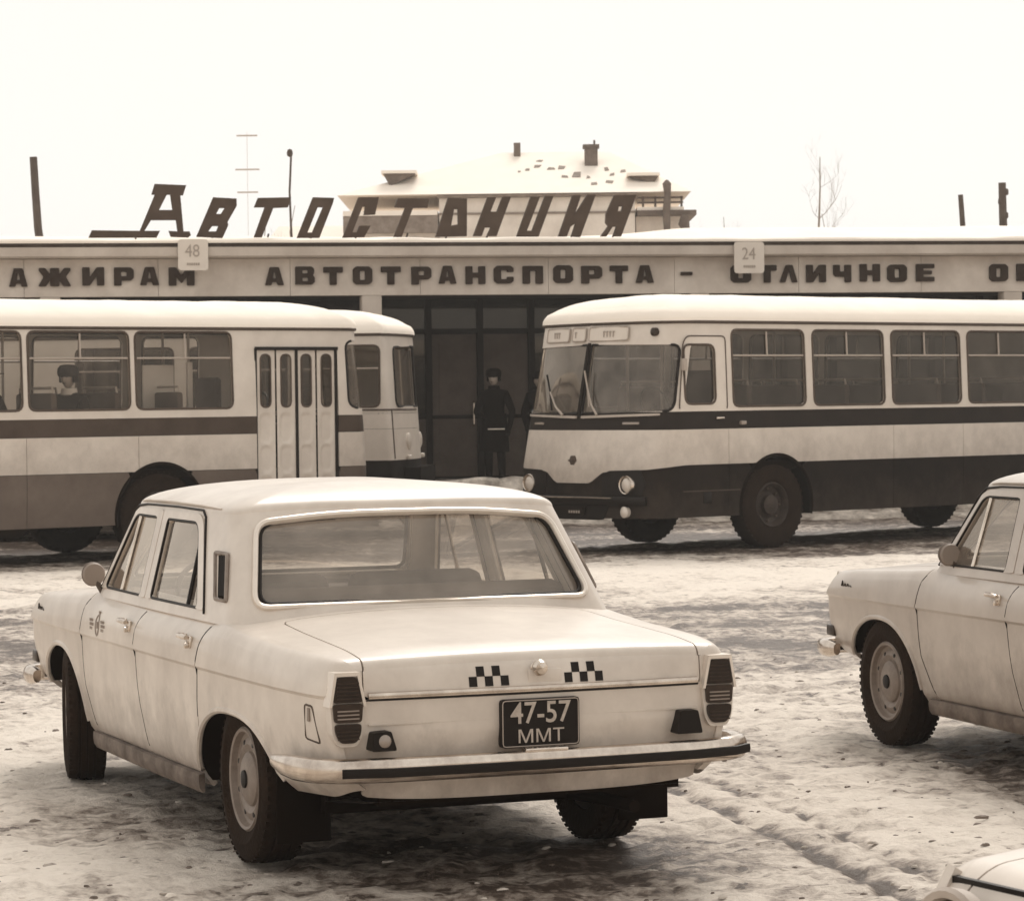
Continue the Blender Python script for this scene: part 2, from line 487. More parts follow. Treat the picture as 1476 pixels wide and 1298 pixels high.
for px, py, wd, dk, dp in [((.25, .75, 1.02, 1.25, 1.7), (15.3, 13.6, 12.5, 11.4, 9.2), .05, 1.0, .03),
                           ((.45, 1.0, 1.28, 1.5, 2.0), (15.3, 13.6, 12.5, 11.4, 9.2), .035, .6, .02),
                           ((-3.2, -2.3, -1.6, -1.2), (13.5, 11.5, 9.6, 7.5), .16, .20, .02),
                           ((-4, -1, 3, 8), (17.6, 17.9, 18.4, 18.2), .16, .28, .02), ((-4, -1, 3, 8), (16.2, 16.4, 16.9, 16.8), .14, .18, .02),
                           ((2.3, 2.2, 2.6, 3.6), (17.8, 14.2, 11.0, 8.0), .14, .20, .02),
                           ((-9, 0, 9), (22.1, 23.2, 24.6), .22, .3, .03), ((-9, 0, 9), (24.0, 25.0, 26.3), .22, .25, .03), ((-9, 0, 9), (20.4, 21.3, 22.7), .22, .25, .02)]:
    r_ = rut(px, py, wd); dirt_shade += r_ * dk * np.clip(1 + 3.4 * wob, 0, 2); hgt -= r_ * dp
# shade under the three taxis, painted in as darker trampled ground
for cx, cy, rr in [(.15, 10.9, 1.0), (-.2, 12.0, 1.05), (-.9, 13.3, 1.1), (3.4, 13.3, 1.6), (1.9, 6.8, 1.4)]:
    dirt_shade += .60 * np.exp(-((GX - cx) ** 2 + (GY - cy) ** 2) / rr ** 2)
near = 1 - ss(60, 110, np.hypot(GX, GY))
lump = fbm(GX * 7.5, GY * 7.5, 3) ** 1.3; big = fbm(GX * .8 + 5, GY * .8, 3)
lump2 = fbm(GX * 14 + 9, GY * 14, 2)
hgt += (.050 * (lump - .45) + .030 * (lump2 - .5) * (1 - ss(18, 30, GY)) + .035 * (big - .5)) * near - .015
hgt += .028 * near * np.clip(.42 - dirt_shade, 0, .5)
V = np.stack([GX.ravel(), GY.ravel(), hgt.ravel()], 1)
nx, ny = GX.shape
I = (np.arange(nx - 1)[:, None] * ny + np.arange(ny - 1)[None, :]).ravel()
Q = np.stack([I, I + ny, I + ny + 1, I + 1], 1)
me = bpy.data.meshes.new('ground')
me.vertices.add(len(V)); me.vertices.foreach_set('co', V.ravel().astype(np.float32))
me.loops.add(len(Q) * 4); me.loops.foreach_set('vertex_index', Q.ravel().astype(np.int32))
me.polygons.add(len(Q)); me.polygons.foreach_set('loop_start', np.arange(0, len(Q) * 4, 4, dtype=np.int32))
me.polygons.foreach_set('use_smooth', np.ones(len(Q), bool)); me.update(calc_edges=True)
at = me.attributes.new('dirt', 'FLOAT', 'POINT'); at.data.foreach_set('value', dirt_shade.ravel().astype(np.float32))  # real slush together with the shade painted under the vehicles
gm = bpy.data.materials.new('trampled_snow'); gm.use_nodes = True
t = gm.node_tree; b = t.nodes['Principled BSDF']; lk = t.links.new
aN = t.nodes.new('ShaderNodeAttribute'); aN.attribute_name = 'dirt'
tc = t.nodes.new('ShaderNodeTexCoord')
def tn(scale, detail=8, rough=.65):
    n = t.nodes.new('ShaderNodeTexNoise'); n.inputs['Scale'].default_value = scale; n.inputs['Detail'].default_value = detail
    n.inputs['Roughness'].default_value = rough; lk(tc.outputs['Object'], n.inputs['Vector']); return n
def mth(op, a, bb):
    n = t.nodes.new('ShaderNodeMath'); n.operation = op
    for i, x in enumerate((a, bb)):
        if isinstance(x, (int, float)): n.inputs[i].default_value = x
        else: lk(x, n.inputs[i])
    return n.outputs[0]
n1 = tn(8.0, 10, .72); n2 = tn(30.0, 8, .7)
def mapr(x, a, b_, lo, hi):
    n = t.nodes.new('ShaderNodeMapRange'); n.interpolation_type = 'SMOOTHSTEP'
    for i, v in enumerate((a, b_, lo, hi)): n.inputs[i + 1].default_value = v
    lk(x, n.inputs[0]); return n.outputs[0]
n3 = tn(6.5, 3, .5); n4 = tn(11.0, 4, .55); n5 = tn(2.4, 4, .6)
patch = mth('ADD', mapr(n3.outputs['Fac'], .46, .55, -.10, .13), mapr(n4.outputs['Fac'], .44, .58, -.08, .10))
speck = mth('MULTIPLY', mapr(n4.outputs['Fac'], .60, .66, 0, .42), mapr(n5.outputs['Fac'], .40, .58, .15, 1.0))
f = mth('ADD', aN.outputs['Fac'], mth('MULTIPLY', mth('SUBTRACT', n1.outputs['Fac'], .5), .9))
f = mth('ADD', f, mth('ADD', patch, speck))
f = mth('ADD', f, mth('MULTIPLY', mth('SUBTRACT', n2.outputs['Fac'], .5), .95))
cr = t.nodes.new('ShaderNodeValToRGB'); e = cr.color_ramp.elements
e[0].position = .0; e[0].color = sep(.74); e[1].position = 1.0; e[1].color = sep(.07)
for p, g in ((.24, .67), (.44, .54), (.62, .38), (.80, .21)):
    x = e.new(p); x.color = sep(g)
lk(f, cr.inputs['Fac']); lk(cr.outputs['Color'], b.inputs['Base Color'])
mr = t.nodes.new('ShaderNodeMapRange'); mr.inputs[1].default_value = .2; mr.inputs[2].default_value = .9; mr.inputs[3].default_value = .8; mr.inputs[4].default_value = .5
lk(f, mr.inputs[0]); lk(mr.outputs[0], b.inputs['Roughness']); b.inputs['Specular IOR Level'].default_value = .3
bpn = t.nodes.new('ShaderNodeBump'); bpn.inputs['Strength'].default_value = .9; bpn.inputs['Distance'].default_value = .04
lk(mth('ADD', n1.outputs['Fac'], mth('MULTIPLY', n2.outputs['Fac'], .35)), bpn.inputs['Height']); lk(bpn.outputs[0], b.inputs['Normal'])
me.materials.append(gm)
go = bpy.data.objects.new('ground', me); COL.objects.link(go); tag(go, 'trampled patchy snow and dark slush over the whole square', kind='structure')
SM = MB()          # loose frozen crumbs of dirty snow
for i in range(1500):
    y = 6.5 + 14 * random.random() ** 1.4; x = random.uniform(-.19, .19) * y
    r = random.choice((.006, .008, .010, .013, .018)) * random.uniform(.6, 1.2); n = 7
    zb = float(np.interp(y, gy, hgt[np.searchsorted(gx, x)])); V_ = []
    for rr_, hz in ((1, -.006), (.72, .20 * r), (.35, .36 * r)):
        for a in np.linspace(0, 2 * math.pi, n, endpoint=False):
            k_ = rr_ * r * random.uniform(.65, 1.35); V_.append((x + k_ * 1.5 * math.cos(a), y + k_ * math.sin(a), zb + hz * random.uniform(.7, 1.2)))
    F_ = [(l * n + j, l * n + (j + 1) % n, (l + 1) * n + (j + 1) % n, (l + 1) * n + j) for l in (0, 1) for j in range(n)] + [tuple(range(2 * n, 3 * n))]
    SM.add(V_, F_, 0 if random.random() < .45 else 1)
tag(SM.build('snow_crumbs', [M['dirtysnow'], M['rocker']], None, smooth=True, angle=70, fix=False), 'small frozen crumbs of snow and dirt scattered over the square', kind='stuff')

# ================================================================== platform and bus station
PZ = .50
B3 = lambda P: [tuple(bp(*p)) for p in P]
def bbox_b(mb, u0, u1, d0, d1, z0, z1, k=0):
    V = B3([(u, d, z) for u in (u0, u1) for d in (d0, d1) for z in (z0, z1)])
    return mb.add(V, [(0, 1, 3, 2), (4, 6, 7, 5), (0, 4, 5, 1), (2, 3, 7, 6), (0, 2, 6, 4), (1, 5, 7, 3)], k)
mb = MB(); bbox_b(mb, -40, 40, -1.6, 14, -.3, PZ)
pl = mb.build('platform', M['concrete'], None, smooth=False); tag(pl, 'raised concrete platform in front of the bus station hall', kind='structure')
# ploughed ridge of snow and frozen dirt along the platform edge
us = np.arange(-2.3, 16, .12); pr = np.linspace(0, 1, 13); V = []; F = []
for i, u in enumerate(us):
    hh = .13 + .06 * float(vnoise(np.array(u * 1.1), np.array(2.0))) + .05 * float(vnoise(np.array(u * 3.7), np.array(5.0)))
    for j, p in enumerate(pr):
        d = -2.35 + 1.15 * p; prof = math.sin(math.pi * p) ** .7
        base = 0.0 if p < .62 else PZ
        z = (0.0 if p < .35 else PZ * float(ss(.30, .55, p))) + hh * prof * (.55 + .45 * float(vnoise(np.array(u * 5.0), np.array(p * 4.0)))) - .03
        V.append(tuple(bp(u + .05 * math.sin(j * 9 + u * 7), d, z)))
m = len(pr)
F = [(i * m + j, (i + 1) * m + j, (i + 1) * m + j + 1, i * m + j + 1) for i in range(len(us) - 1) for j in range(m - 1)]
tag(obj('snow_ridge', V, F, M['dirtysnow']), 'ridge of dirty ploughed snow along the platform kerb between the buses', kind='stuff')

st = empty('station_building', bp(0, 0, 0)); tag(st, 'long low bus station hall with flat snowy roof and dark glazed front', 'building')
BM4 = Matrix.Translation(BO) @ Matrix.Rotation(BA, 4, 'Z')
st.rotation_euler = (0, 0, BA)
def lb(mb, u0, u1, d0, d1, z0, z1, k=0): return mb.box(((u0 + u1) / 2, (d0 + d1) / 2, (z0 + z1) / 2), (u1 - u0, d1 - d0, z1 - z0), k)
U0, U1 = -15.0, 16.0
for k in range(16):
    a_ = U0 + k * 1.95; lb(MB(), a_, min(a_ + 1.944, U1), .05 + random.uniform(0, .004), .30, 3.35, 3.90).build('fascia_board', M['fascia'], st, smooth=False)
mb = MB().prism([(-.22, 3.905), (-.25, 3.93), (-.25, 4.06), (.28, 4.06), (.28, 3.905)], U0, U1, 'x'); mb.build('cornice', M['concrete'], st, smooth=False)
lb(MB(), U0, U1, -.20, .3, 4.063, 4.115).build('roof_flashing', M['pole'], st, smooth=False)
lb(MB(), U0, U1, .31, 13, 3.75, 4.06).build('roof_slab', M['concrete'], st, smooth=False)
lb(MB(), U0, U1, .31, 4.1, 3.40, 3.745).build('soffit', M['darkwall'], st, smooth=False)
# roof snow, drifted up behind the sign letters
us = np.arange(U0, U1, .16); ds = np.concatenate([[-.27, -.275, -.25, -.15, 0, .2, .4], np.arange(.7, 13, .5)]); V = []
for u in us:
    n_ = float(vnoise(np.array(u * .35), np.array(3.3))); n2_ = float(vnoise(np.array(u * 1.9), np.array(8.0)))
    for j, d in enumerate(ds):
        top = 4.19 + .025 * (n2_ - .5) + (.10 + .12 * n_) * float(ss(.3, 2.2, d)) + .10 * float(ss(1.8, 3.6, u)) * float(ss(.3, 1.8, d))
        z = (4.118, 4.15, top - .015)[j] if j < 3 else top
        V.append((u, d, z))
m = len(ds); F = [(i * m + j, (i + 1) * m + j, (i + 1) * m + j + 1, i * m + j + 1) for i in range(len(us) - 1) for j in range(m - 1)]
obj('roof_snow', V, F, M['snow'], st)
for u in (-11.5, -6.83, -2.09, 2.94, 7.92, 12.9):
    mb = MB().bbox((u, .17, (3.345 + PZ) / 2), (.30, .30, 3.345 - PZ), .02); mb.build('column', M['concrete'], st)
# hall front: mullions, transoms, panes, doors
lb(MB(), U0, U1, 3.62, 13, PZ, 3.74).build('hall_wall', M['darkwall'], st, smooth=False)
sp = .845
mull = [-.74 + sp * k for k in range(-12, 16)]
for i, u in enumerate(mull):
    lb(MB(), u - .05, u + .05, 3.40, 3.56, PZ, 3.395).build('mullion', M['frame'], st, smooth=False)
for i in range(len(mull) - 1):
    a, c = mull[i] + .052, mull[i + 1] - .052
    lb(MB(), a, c, 3.42, 3.54, 2.84, 2.92).build('transom', M['frame'], st, smooth=False)
    lb(MB(), a, c, 3.42, 3.54, 1.47, 1.53).build('transom', M['frame'], st, smooth=False)
    lb(MB(), a, c, 3.47, 3.485, 2.923, 3.395).build('window_pane', M['dglass'], st, smooth=False)
    if i in (12, 13):
        mb = MB(); lb(mb, a + .01, c - .01, 3.45, 3.50, PZ + .04, 2.83)
        for zz in ((.75, 1.35), (1.6, 2.7)): lb(mb, a + .12, c - .12, 3.435, 3.448, zz[0], zz[1])
        d = mb.build('entrance_door', M['doorwood'], st, smooth=False)
        mb = MB(); hx = c - .07 if i == 12 else a + .07
        mb.tube([(hx, 3.44, 1.35), (hx, 3.39, 1.38), (hx, 3.39, 1.72), (hx, 3.44, 1.75)], .013, 6).build('door_handle', M['chrome'], d)
    else:
        lb(MB(), a, c, 3.47, 3.485, 1.532, 2.838).build('window_pane', M['dglass'], st, smooth=False)
        lb(MB(), a, c, 3.45, 3.50, PZ, 1.468).build('lower_panel', M['doorwood'], st, smooth=False)

# ---------------------------------------------------------------- slogan on the fascia
def rect(a, b, c, d): return [(a, b), (c, b), (c, d), (a, d)]
GL = {   # heavy block letters in a unit box: list of outlines, later ones cut holes
 'А': [[(0, 0), (.34, 0), (.37, .17), (.63, .17), (.66, 0), (1, 0), (.74, 1), (.26, 1)], [(.42, .37), (.58, .37), (.53, .72), (.47, .72)]],
 'Ж': [[(0, 0), (.24, 0), (.36, .34), (.36, 0), (.64, 0), (.64, .34), (.76, 0), (1, 0), (.84, .52), (.98, .86), (.98, 1), (.78, 1), (.64, .66), (.64, 1), (.36, 1), (.36, .66), (.22, 1), (.02, 1), (.02, .86), (.16, .52)]],
 'И': [[(0, 0), (.34, 0), (.66, .52), (.66, 0), (1, 0), (1, 1), (.66, 1), (.34, .48), (.34, 1), (0, 1)]],
 'Р': [[(0, 0), (.38, 0), (.38, .28), (.85, .28), (1, .42), (1, .86), (.85, 1), (0, 1)], rect(.36, .52, .64, .76)],
 'М': [[(0, 0), (.3, 0), (.3, .48), (.5, .12), (.7, .48), (.7, 0), (1, 0), (1, 1), (.72, 1), (.5, .58), (.28, 1), (0, 1)]],
 'В': [[(0, 0), (.86, 0), (1, .14), (1, .4), (.9, .52), (.97, .64), (.97, .88), (.84, 1), (0, 1)], rect(.36, .19, .66, .38), rect(.36, .62, .64, .8)],
 'Т': [[(.32, 0), (.68, 0), (.68, .68), (1, .68), (1, 1), (0, 1), (0, .68), (.32, .68)]],
 'О': [[(.16, 0), (.84, 0), (1, .16), (1, .84), (.84, 1), (.16, 1), (0, .84), (0, .16)], rect(.36, .25, .62, .75)],
 'Н': [[(0, 0), (.35, 0), (.35, .36), (.65, .36), (.65, 0), (1, 0), (1, 1), (.65, 1), (.65, .64), (.35, .64), (.35, 1), (0, 1)]],
 'С': [[(.16, 0), (.84, 0), (1, .14), (1, .38), (.66, .38), (.66, .25), (.36, .25), (.36, .75), (.66, .75), (.66, .64), (1, .64), (1, .86), (.84, 1), (.16, 1), (0, .84), (0, .16)]],
 'П': [[(0, 0), (.36, 0), (.36, .72), (.64, .72), (.64, 0), (1, 0), (1, 1), (0, 1)]],
 '-': [rect(0, .42, 1, .62)],
 'Л': [[(0, 0), (.3, 0), (.52, .68), (.70, 0), (1, 0), (.72, 1), (.36, 1)]],
 'Ч': [[(.64, 0), (1, 0), (1, 1), (.64, 1), (.64, .62), (.36, .62), (.36, 1), (0, 1), (0, .44), (.14, .32), (.64, .32)]],
 'Е': [[(0, 0), (1, 0), (1, .26), (.38, .26), (.38, .40), (.86, .40), (.86, .62), (.38, .62), (.38, .75), (1, .75), (1, 1), (0, 1)]],
 'Б': [[(0, 0), (.86, 0), (1, .14), (1, .5), (.86, .62), (.38, .62), (.38, .76), (.94, .76), (.94, 1), (0, 1)], rect(.38, .22, .64, .42)],
}
SLOGAN = [('С', -8.55, -8.27), ('С', -7.98, -7.70), ('А', -7.42, -7.15), ('Ж', -7.0, -6.52), ('И', -6.36, -6.04), ('Р', -5.9, -5.61), ('А', -5.52, -5.24), ('М', -5.1, -4.72), ('А', -3.68, -3.4), ('В', -3.23, -2.94), ('Т', -2.81, -2.52), ('О', -2.37, -2.08), ('Т', -1.95, -1.65), ('Р', -1.49, -1.19), ('А', -1.08, -0.81), ('Н', -0.67, -0.37), ('С', -0.24, 0.06), ('П', 0.2, 0.51), ('О', 0.67, 0.97), ('Р', 1.1, 1.42), ('Т', 1.54, 1.82), ('А', 1.94, 2.22), ('-', 2.64, 2.82), ('О', 3.42, 3.74), ('Т', 3.85, 4.14), ('Л', 4.19, 4.47), ('И', 4.61, 4.92), ('Ч', 5.04, 5.32), ('Н', 5.46, 5.78), ('О', 5.9, 6.21), ('Е', 6.36, 6.65), ('О', 7.54, 7.84), ('Б', 7.98, 8.3), ('С', 8.47, 8.77)]
sl = empty('slogan_sign', bp(0, .03, 0), BA); tag(sl, 'dark block letters spelling a passenger slogan along the white fascia', 'sign')
for ch, a, c in SLOGAN:
    jz = random.uniform(-.006, .006)
    V, F = outline([round_poly(lp, .05, 3) for lp in GL[ch]], .05)
    V = [(a + v[0] * (c - a), v[2], 3.508 + jz + v[1] * .268) for v in V]
    MB().add(V, F).build('letter', M['letter'], sl, smooth=False)

# ---------------------------------------------------------------- big slanted letters on the roof
ROOF = [[[(-5.25, 5.05), (-4.78, 5.03), (-4.83, 4.88), (-4.87, 4.88), (-4.83, 4.34), (-4.74, 4.34), (-4.72, 4.28), (-4.76, 4.25), (-5.02, 4.26), (-5.05, 4.35), (-4.92, 4.34), (-4.94, 4.51), (-5.31, 4.51), (-5.41, 4.35), (-5.18, 4.35), (-5.23, 4.25), (-6.24, 4.25), (-6.19, 4.36), (-5.48, 4.35), (-5.25, 4.89), (-5.3, 4.89)], [(-5.07, 4.89), (-5.02, 4.89), (-4.99, 4.66), (-5.19, 4.66)]],
 [[(-4.38, 4.85), (-4.03, 4.83), (-4.03, 4.72), (-4.17, 4.48), (-4.16, 4.43), (-4.25, 4.24), (-4.64, 4.26)], [(-4.29, 4.69), (-4.21, 4.69), (-4.27, 4.6), (-4.34, 4.6)], [(-4.4, 4.42), (-4.31, 4.42), (-4.34, 4.34), (-4.46, 4.34)]],
 [[(-3.71, 4.84), (-3.21, 4.85), (-3.26, 4.7), (-3.48, 4.69), (-3.67, 4.22), (-3.79, 4.22), (-3.61, 4.7), (-3.77, 4.7)]],
 [[(-2.88, 4.85), (-2.56, 4.84), (-2.58, 4.76), (-2.79, 4.24), (-3.13, 4.24)], [(-2.81, 4.7), (-2.73, 4.7), (-2.9, 4.32), (-2.97, 4.32)]],
 [[(-2.19, 4.85), (-1.88, 4.85), (-1.94, 4.59), (-2.11, 4.58), (-2.09, 4.71), (-2.13, 4.71), (-2.29, 4.32), (-2.22, 4.32), (-2.18, 4.42), (-2.01, 4.42), (-2.11, 4.25), (-2.44, 4.24)]],
 [[(-1.59, 4.83), (-1.11, 4.83), (-1.14, 4.69), (-1.36, 4.69), (-1.54, 4.25), (-1.66, 4.25), (-1.48, 4.69), (-1.64, 4.7)]],
 [[(-0.82, 4.84), (-0.53, 4.83), (-0.54, 4.26), (-1.02, 4.25)], [(-0.73, 4.67), (-0.67, 4.67), (-0.67, 4.44), (-0.78, 4.42)]],
 [[(-0.21, 4.85), (-0.08, 4.85), (-0.17, 4.63), (-0.07, 4.63), (0.02, 4.86), (0.15, 4.86), (-0.08, 4.26), (-0.23, 4.26), (-0.17, 4.39), (-0.26, 4.39), (-0.31, 4.26), (-0.44, 4.26)]],
 [[(0.46, 4.86), (0.6, 4.86), (0.39, 4.34), (0.47, 4.34), (0.68, 4.87), (0.81, 4.87), (0.57, 4.25), (0.23, 4.25)]],
 [[(1.11, 4.88), (1.24, 4.88), (1.13, 4.57), (1.34, 4.89), (1.47, 4.89), (1.22, 4.24), (1.08, 4.25), (1.15, 4.45), (1.07, 4.4), (1.01, 4.25), (0.88, 4.25)]],
 [[(1.76, 4.88), (2.11, 4.89), (1.86, 4.25), (1.73, 4.25), (1.79, 4.4), (1.73, 4.4), (1.63, 4.25), (1.54, 4.25), (1.66, 4.41), (1.62, 4.46), (1.63, 4.6)], [(1.83, 4.71), (1.89, 4.71), (1.87, 4.63), (1.81, 4.63)]]]
rs = empty('rooftop_sign', bp(0, .7, 0), BA); tag(rs, 'row of large slanted brown letters standing along the snowy roof edge', 'sign')
for lp in ROOF:
    V, F = outline(lp, .09); V = [(v[0], v[2], v[1]) for v in V]
    MB().add(V, F).build('letter', M['signletter'], rs, smooth=False)
    us_ = [p[0] for p in lp[0]]; cu_ = (min(us_) + max(us_)) / 2
    MB().tube([(cu_ - .05, .06, 4.30), (cu_ - .05, .55, 4.12)], .015, 5).build('brace', M['frame'], rs)
MB().box((-2.05, .30, 4.20), (8.5, .04, .04)).build('rail', M['frame'], rs, smooth=False)

# ---------------------------------------------------------------- platform number boards at the fascia
for num, u0, u1, z0, z1, lab in [('48', -4.98, -4.54, 3.715, 4.17, 'square white board with the number 48 over the left bus'),
                                 ('24', 3.395, 3.858, 3.635, 4.11, 'square white board with the number 24 over the right bus')]:
    r_ = empty('number_board', bp((u0 + u1) / 2, -.30, (z0 + z1) / 2), BA); tag(r_, lab, 'sign', 'numbered platform boards on the fascia')
    wd, ht = u1 - u0, z1 - z0
    V, F = outline([round_poly(rect(-wd / 2, -ht / 2, wd / 2, ht / 2), .05, 4)], .03)
    MB().add([(v[0], v[2], v[1]) for v in V], F).build('board', M['signwhite'], r_, smooth=False)
    V, F = text(num, .26, .006, .85); MB().add([(v[0] - .01, v[2] - .019, v[1] + .05) for v in V], F).build('numeral', M['signink'], r_, smooth=False)
    mb = MB()
    for q in range(6): mb.box((-.08 + q * .032, -.019, -.135), (.024, .006, .036))
    mb.build('caption', M['signink'], r_, smooth=False)
    for s in (-.12, .12): MB().box((s, .16, .10), (.03, .28, .03)).build('bracket', M['frame'], r_, smooth=False)

# ================================================================== beyond the station
def hx(x, z, y=85.0): return (x, y, z)
hs = empty('house', (1.2, 85, 0)); tag(hs, 'pale house with snowy hipped roof and brick chimneys behind the station', 'building')
hl = lambda mb, x0, x1, y0, y1, z0, z1, k=0: mb.box(((x0 + x1) / 2 - 1.2, (y0 + y1) / 2, (z0 + z1) / 2), (x1 - x0, y1 - y0, z1 - z0), k)
hl(MB(), -2.0, 3.6, 0, 7, 0, 7.52).build('wall', M['housewall'], hs, smooth=False)
hl(MB(), -2.02, 3.62, -.05, -.003, 7.04, 7.10).build('string_course', M['farroof'], hs, smooth=False)
hl(MB(), -2.06, 3.66, -.22, -.01, 7.53, 7.60).build('eave_board', M['farroof'], hs, smooth=False)
hl(MB(), -4.7, -2.03, .2, 6, 0, 7.0).build('side_wing', M['housewall'], hs, smooth=False)
hl(MB(), -4.75, -2.04, -.1, .19, 6.55, 7.03).build('wing_roof_edge', M['farroof'], hs, smooth=False)
hl(MB(), -4.75, -2.05, -.15, 6, 7.04, 7.18).build('wing_snow', M['snow'], hs, smooth=False)
for x0 in (-4.4, -3.7, -3.0):
    w_ = hl(MB(), x0, x0 + .4, .13, .197, 5.7, 6.4).build('window', M['farroof'], hs, smooth=False)
def roofblock(x0, x1, y0, y1, z0, zt, rx0, rx1, yr, name, m, parent, oz=0):
    V = [(x0, y0, z0), (x1, y0, z0), (x1, y1, z0), (x0, y1, z0), (rx0, yr, zt), (rx1, yr, zt)]
    V = [(v[0] - 1.2, v[1], v[2] + oz) for v in V]
    F = [(0, 1, 5, 4), (1, 2, 5), (2, 3, 4, 5), (3, 0, 4), (3, 2, 1, 0)]
    return obj(name, V, F, m, parent, smooth=False)
rf = roofblock(-4.9, 5.2, -.3, 7.4, 7.62, 9.1, -.2, 3.0, 3.6, 'roof', M['snow'], hs)
def brickbox(mb, x0, x1, y0, y1, z0, z1): hl(mb, x0, x1, y0, y1, z0, z1); return mb
mb = brickbox(MB(), .16, .36, 3.2, 3.6, 8.6, 9.36); mb.build('chimney', M['brick'], rf, smooth=False)
mb = brickbox(MB(), 2.24, 2.62, 2.2, 2.7, 8.1, 9.10); brickbox(mb, 2.19, 2.67, 2.15, 2.75, 9.102, 9.20); brickbox(mb, 2.5, 2.56, 2.4, 2.46, 9.2, 9.34); mb.build('chimney', M['brick'], rf, smooth=False)
# dark triangular dormer gables
for pts, y in (([(-3.62, 8.28), (-2.70, 8.29), (-3.42, 7.93)], .6), ([(3.46, 8.14), (4.30, 8.13), (4.18, 7.90)], .6)):
    mb = MB(); mb.prism([(p[0] - 1.2, p[1]) for p in pts], y, y + .7, 'y'); mb.build('dormer', M['rooftile'], rf, smooth=False)
    mb = MB(); xs_ = [p[0] for p in pts]; zt = max(p[1] for p in pts)
    hl(mb, min(xs_) - .05, max(xs_) + .05, y - .08, y + 1.2, zt + .005, zt + .09); mb.build('dormer_snow', M['snow'], rf, smooth=False)
# bare tiles showing through the snow
sl_ = math.atan2(1.48, 3.9)
for (x, f_, wd, ln) in [(.55, .56, .14, .16), (.86, .64, .16, .2), (.92, .78, .14, .15), (1.25, .58, .18, .25), (1.55, .60, .2, .3), (1.62, .38, .15, .18), (1.95, .42, .22, .45), (2.85, .55, .15, .3), (3.0, .42, .12, .2), (2.45, .2, .14, .22), (2.9, .24, .2, .2), (3.3, .5, .15, .25), (2.3, .36, .12, .18), (.3, .52, .12, .12)]:
    y = -.3 + 3.9 * f_; z = 7.62 + 1.48 * f_
    pts = [(wd * .5 * a + random.uniform(-.04, .04), ln * .5 * b_ + random.uniform(-.05, .05)) for a, b_ in ((-1, -1), (1, -1), (1.1, 1), (-.7, 1))]
    mb = MB().prism(pts, -.008, .012, 'z'); rm = Matrix.Rotation(sl_, 4, 'X'); mb.V = [tuple(rm @ Vector(v) + Vector((x - 1.2, y, z + .006))) for v in mb.V]
    mb.build('bare_tile_patch', M['farroof'], rf, smooth=False)
# right-hand porch with railing, chimney-like post and jagged eave
hl(MB(), 3.64, 5.0, .3, 5, 0, 6.95).build('porch_wall', M['housewall'], hs, smooth=False)
hl(MB(), 3.66, 5.35, -.2, 5, 6.96, 7.10).build('porch_eave', M['rooftile'], hs, smooth=False)
hl(MB(), 3.66, 5.0, -.1, 4.8, 7.103, 7.2).build('porch_snow', M['snow'], hs, smooth=False)
for z in (7.30, 7.44): hl(MB(), 3.66, 4.98, -.1, -.05, z, z + .05).build('railing', M['pole'], hs, smooth=False)
for x in (3.8, 4.15, 4.9): hl(MB(), x, x + .06, -.09, -.06, 7.2, 7.5).build('railing_post', M['pole'], hs, smooth=False)
mb = MB(); mb.tube([(3.3, -.3, 6.4), (3.28, -.3, 7.0), (3.32, -.3, 7.55), (3.3, -.3, 7.85), (3.31, -.3, 7.95)], [.09, .12, .10, .13, .04], 7); mb.build('vent_pipe', M['rooftile'], hs)
mb = MB(); mb.tube([(3.85, -.3, 6.45), (3.78, -.3, 6.7), (3.8, -.3, 6.95)], [.1, .16, .1], 6); mb.build('downpipe_head', M['rooftile'], hs)

# utility poles, lamp, mast
def pole(x, y, ztop, r0, r1, lab, lean=(0, 0), name='utility_pole'):
    o = empty(name, (x, y, 0)); tag(o, lab, 'pole')
    n = 9; P = [(lean[0] * (i / n) + .03 * math.sin(i * 2.1 + x), lean[1] * i / n, ztop * i / n - .2 * (i == 0)) for i in range(n + 1)]
    MB().tube(P, [r0 + (r1 - r0) * i / n for i in range(n + 1)], 9).build('shaft', M['pole'], o); return o
pole(-10.6, 70, 7.6, .12, .09, 'bare wooden pole leaning slightly at far left behind the roof', (-.62, 0))
p = pole(10.62, 70, 6.45, .10, .06, 'shorter bare pole of the pair at right behind the roof', (.05, 0))
p = pole(11.55, 70, 6.72, .13, .09, 'taller knotty pole of the pair at far right behind the roof', (.1, 0))
for z, x in ((5.95, .16), (6.28, .03), (6.5, .17)): MB().bbox((x, 0, z), (.10, .14, .16), .04).build('knot', M['pole'], p)
lp = pole(-5.1, 70, 7.55, .035, .025, 'thin lamp post with small head rising behind the roof letters', (-.05, 0), 'street_lamp')
mb = MB().lathe([(0, 7.52), (.06, 7.55), (.075, 7.62), (.05, 7.70), (0, 7.72)], (-.05, 0, 0), 'z', 12); mb.build('lamp_head', M['pole'], lp)
ms = empty('antenna_mast', (-6.33, 72, 0)); tag(ms, 'very faint thin mast with short cross arms behind the roof letters', 'mast')
mb = MB().tube([(0, 0, 0), (0, 0, 8.3)], .005, 5); mb.build('shaft', M['mast'], ms)
for z, ln in ((8.22, .5), (7.40, .58), (6.85, .5)): MB().box((0, 0, z), (ln, .04, .035)).build('cross_arm', M['mast'], ms, smooth=False)

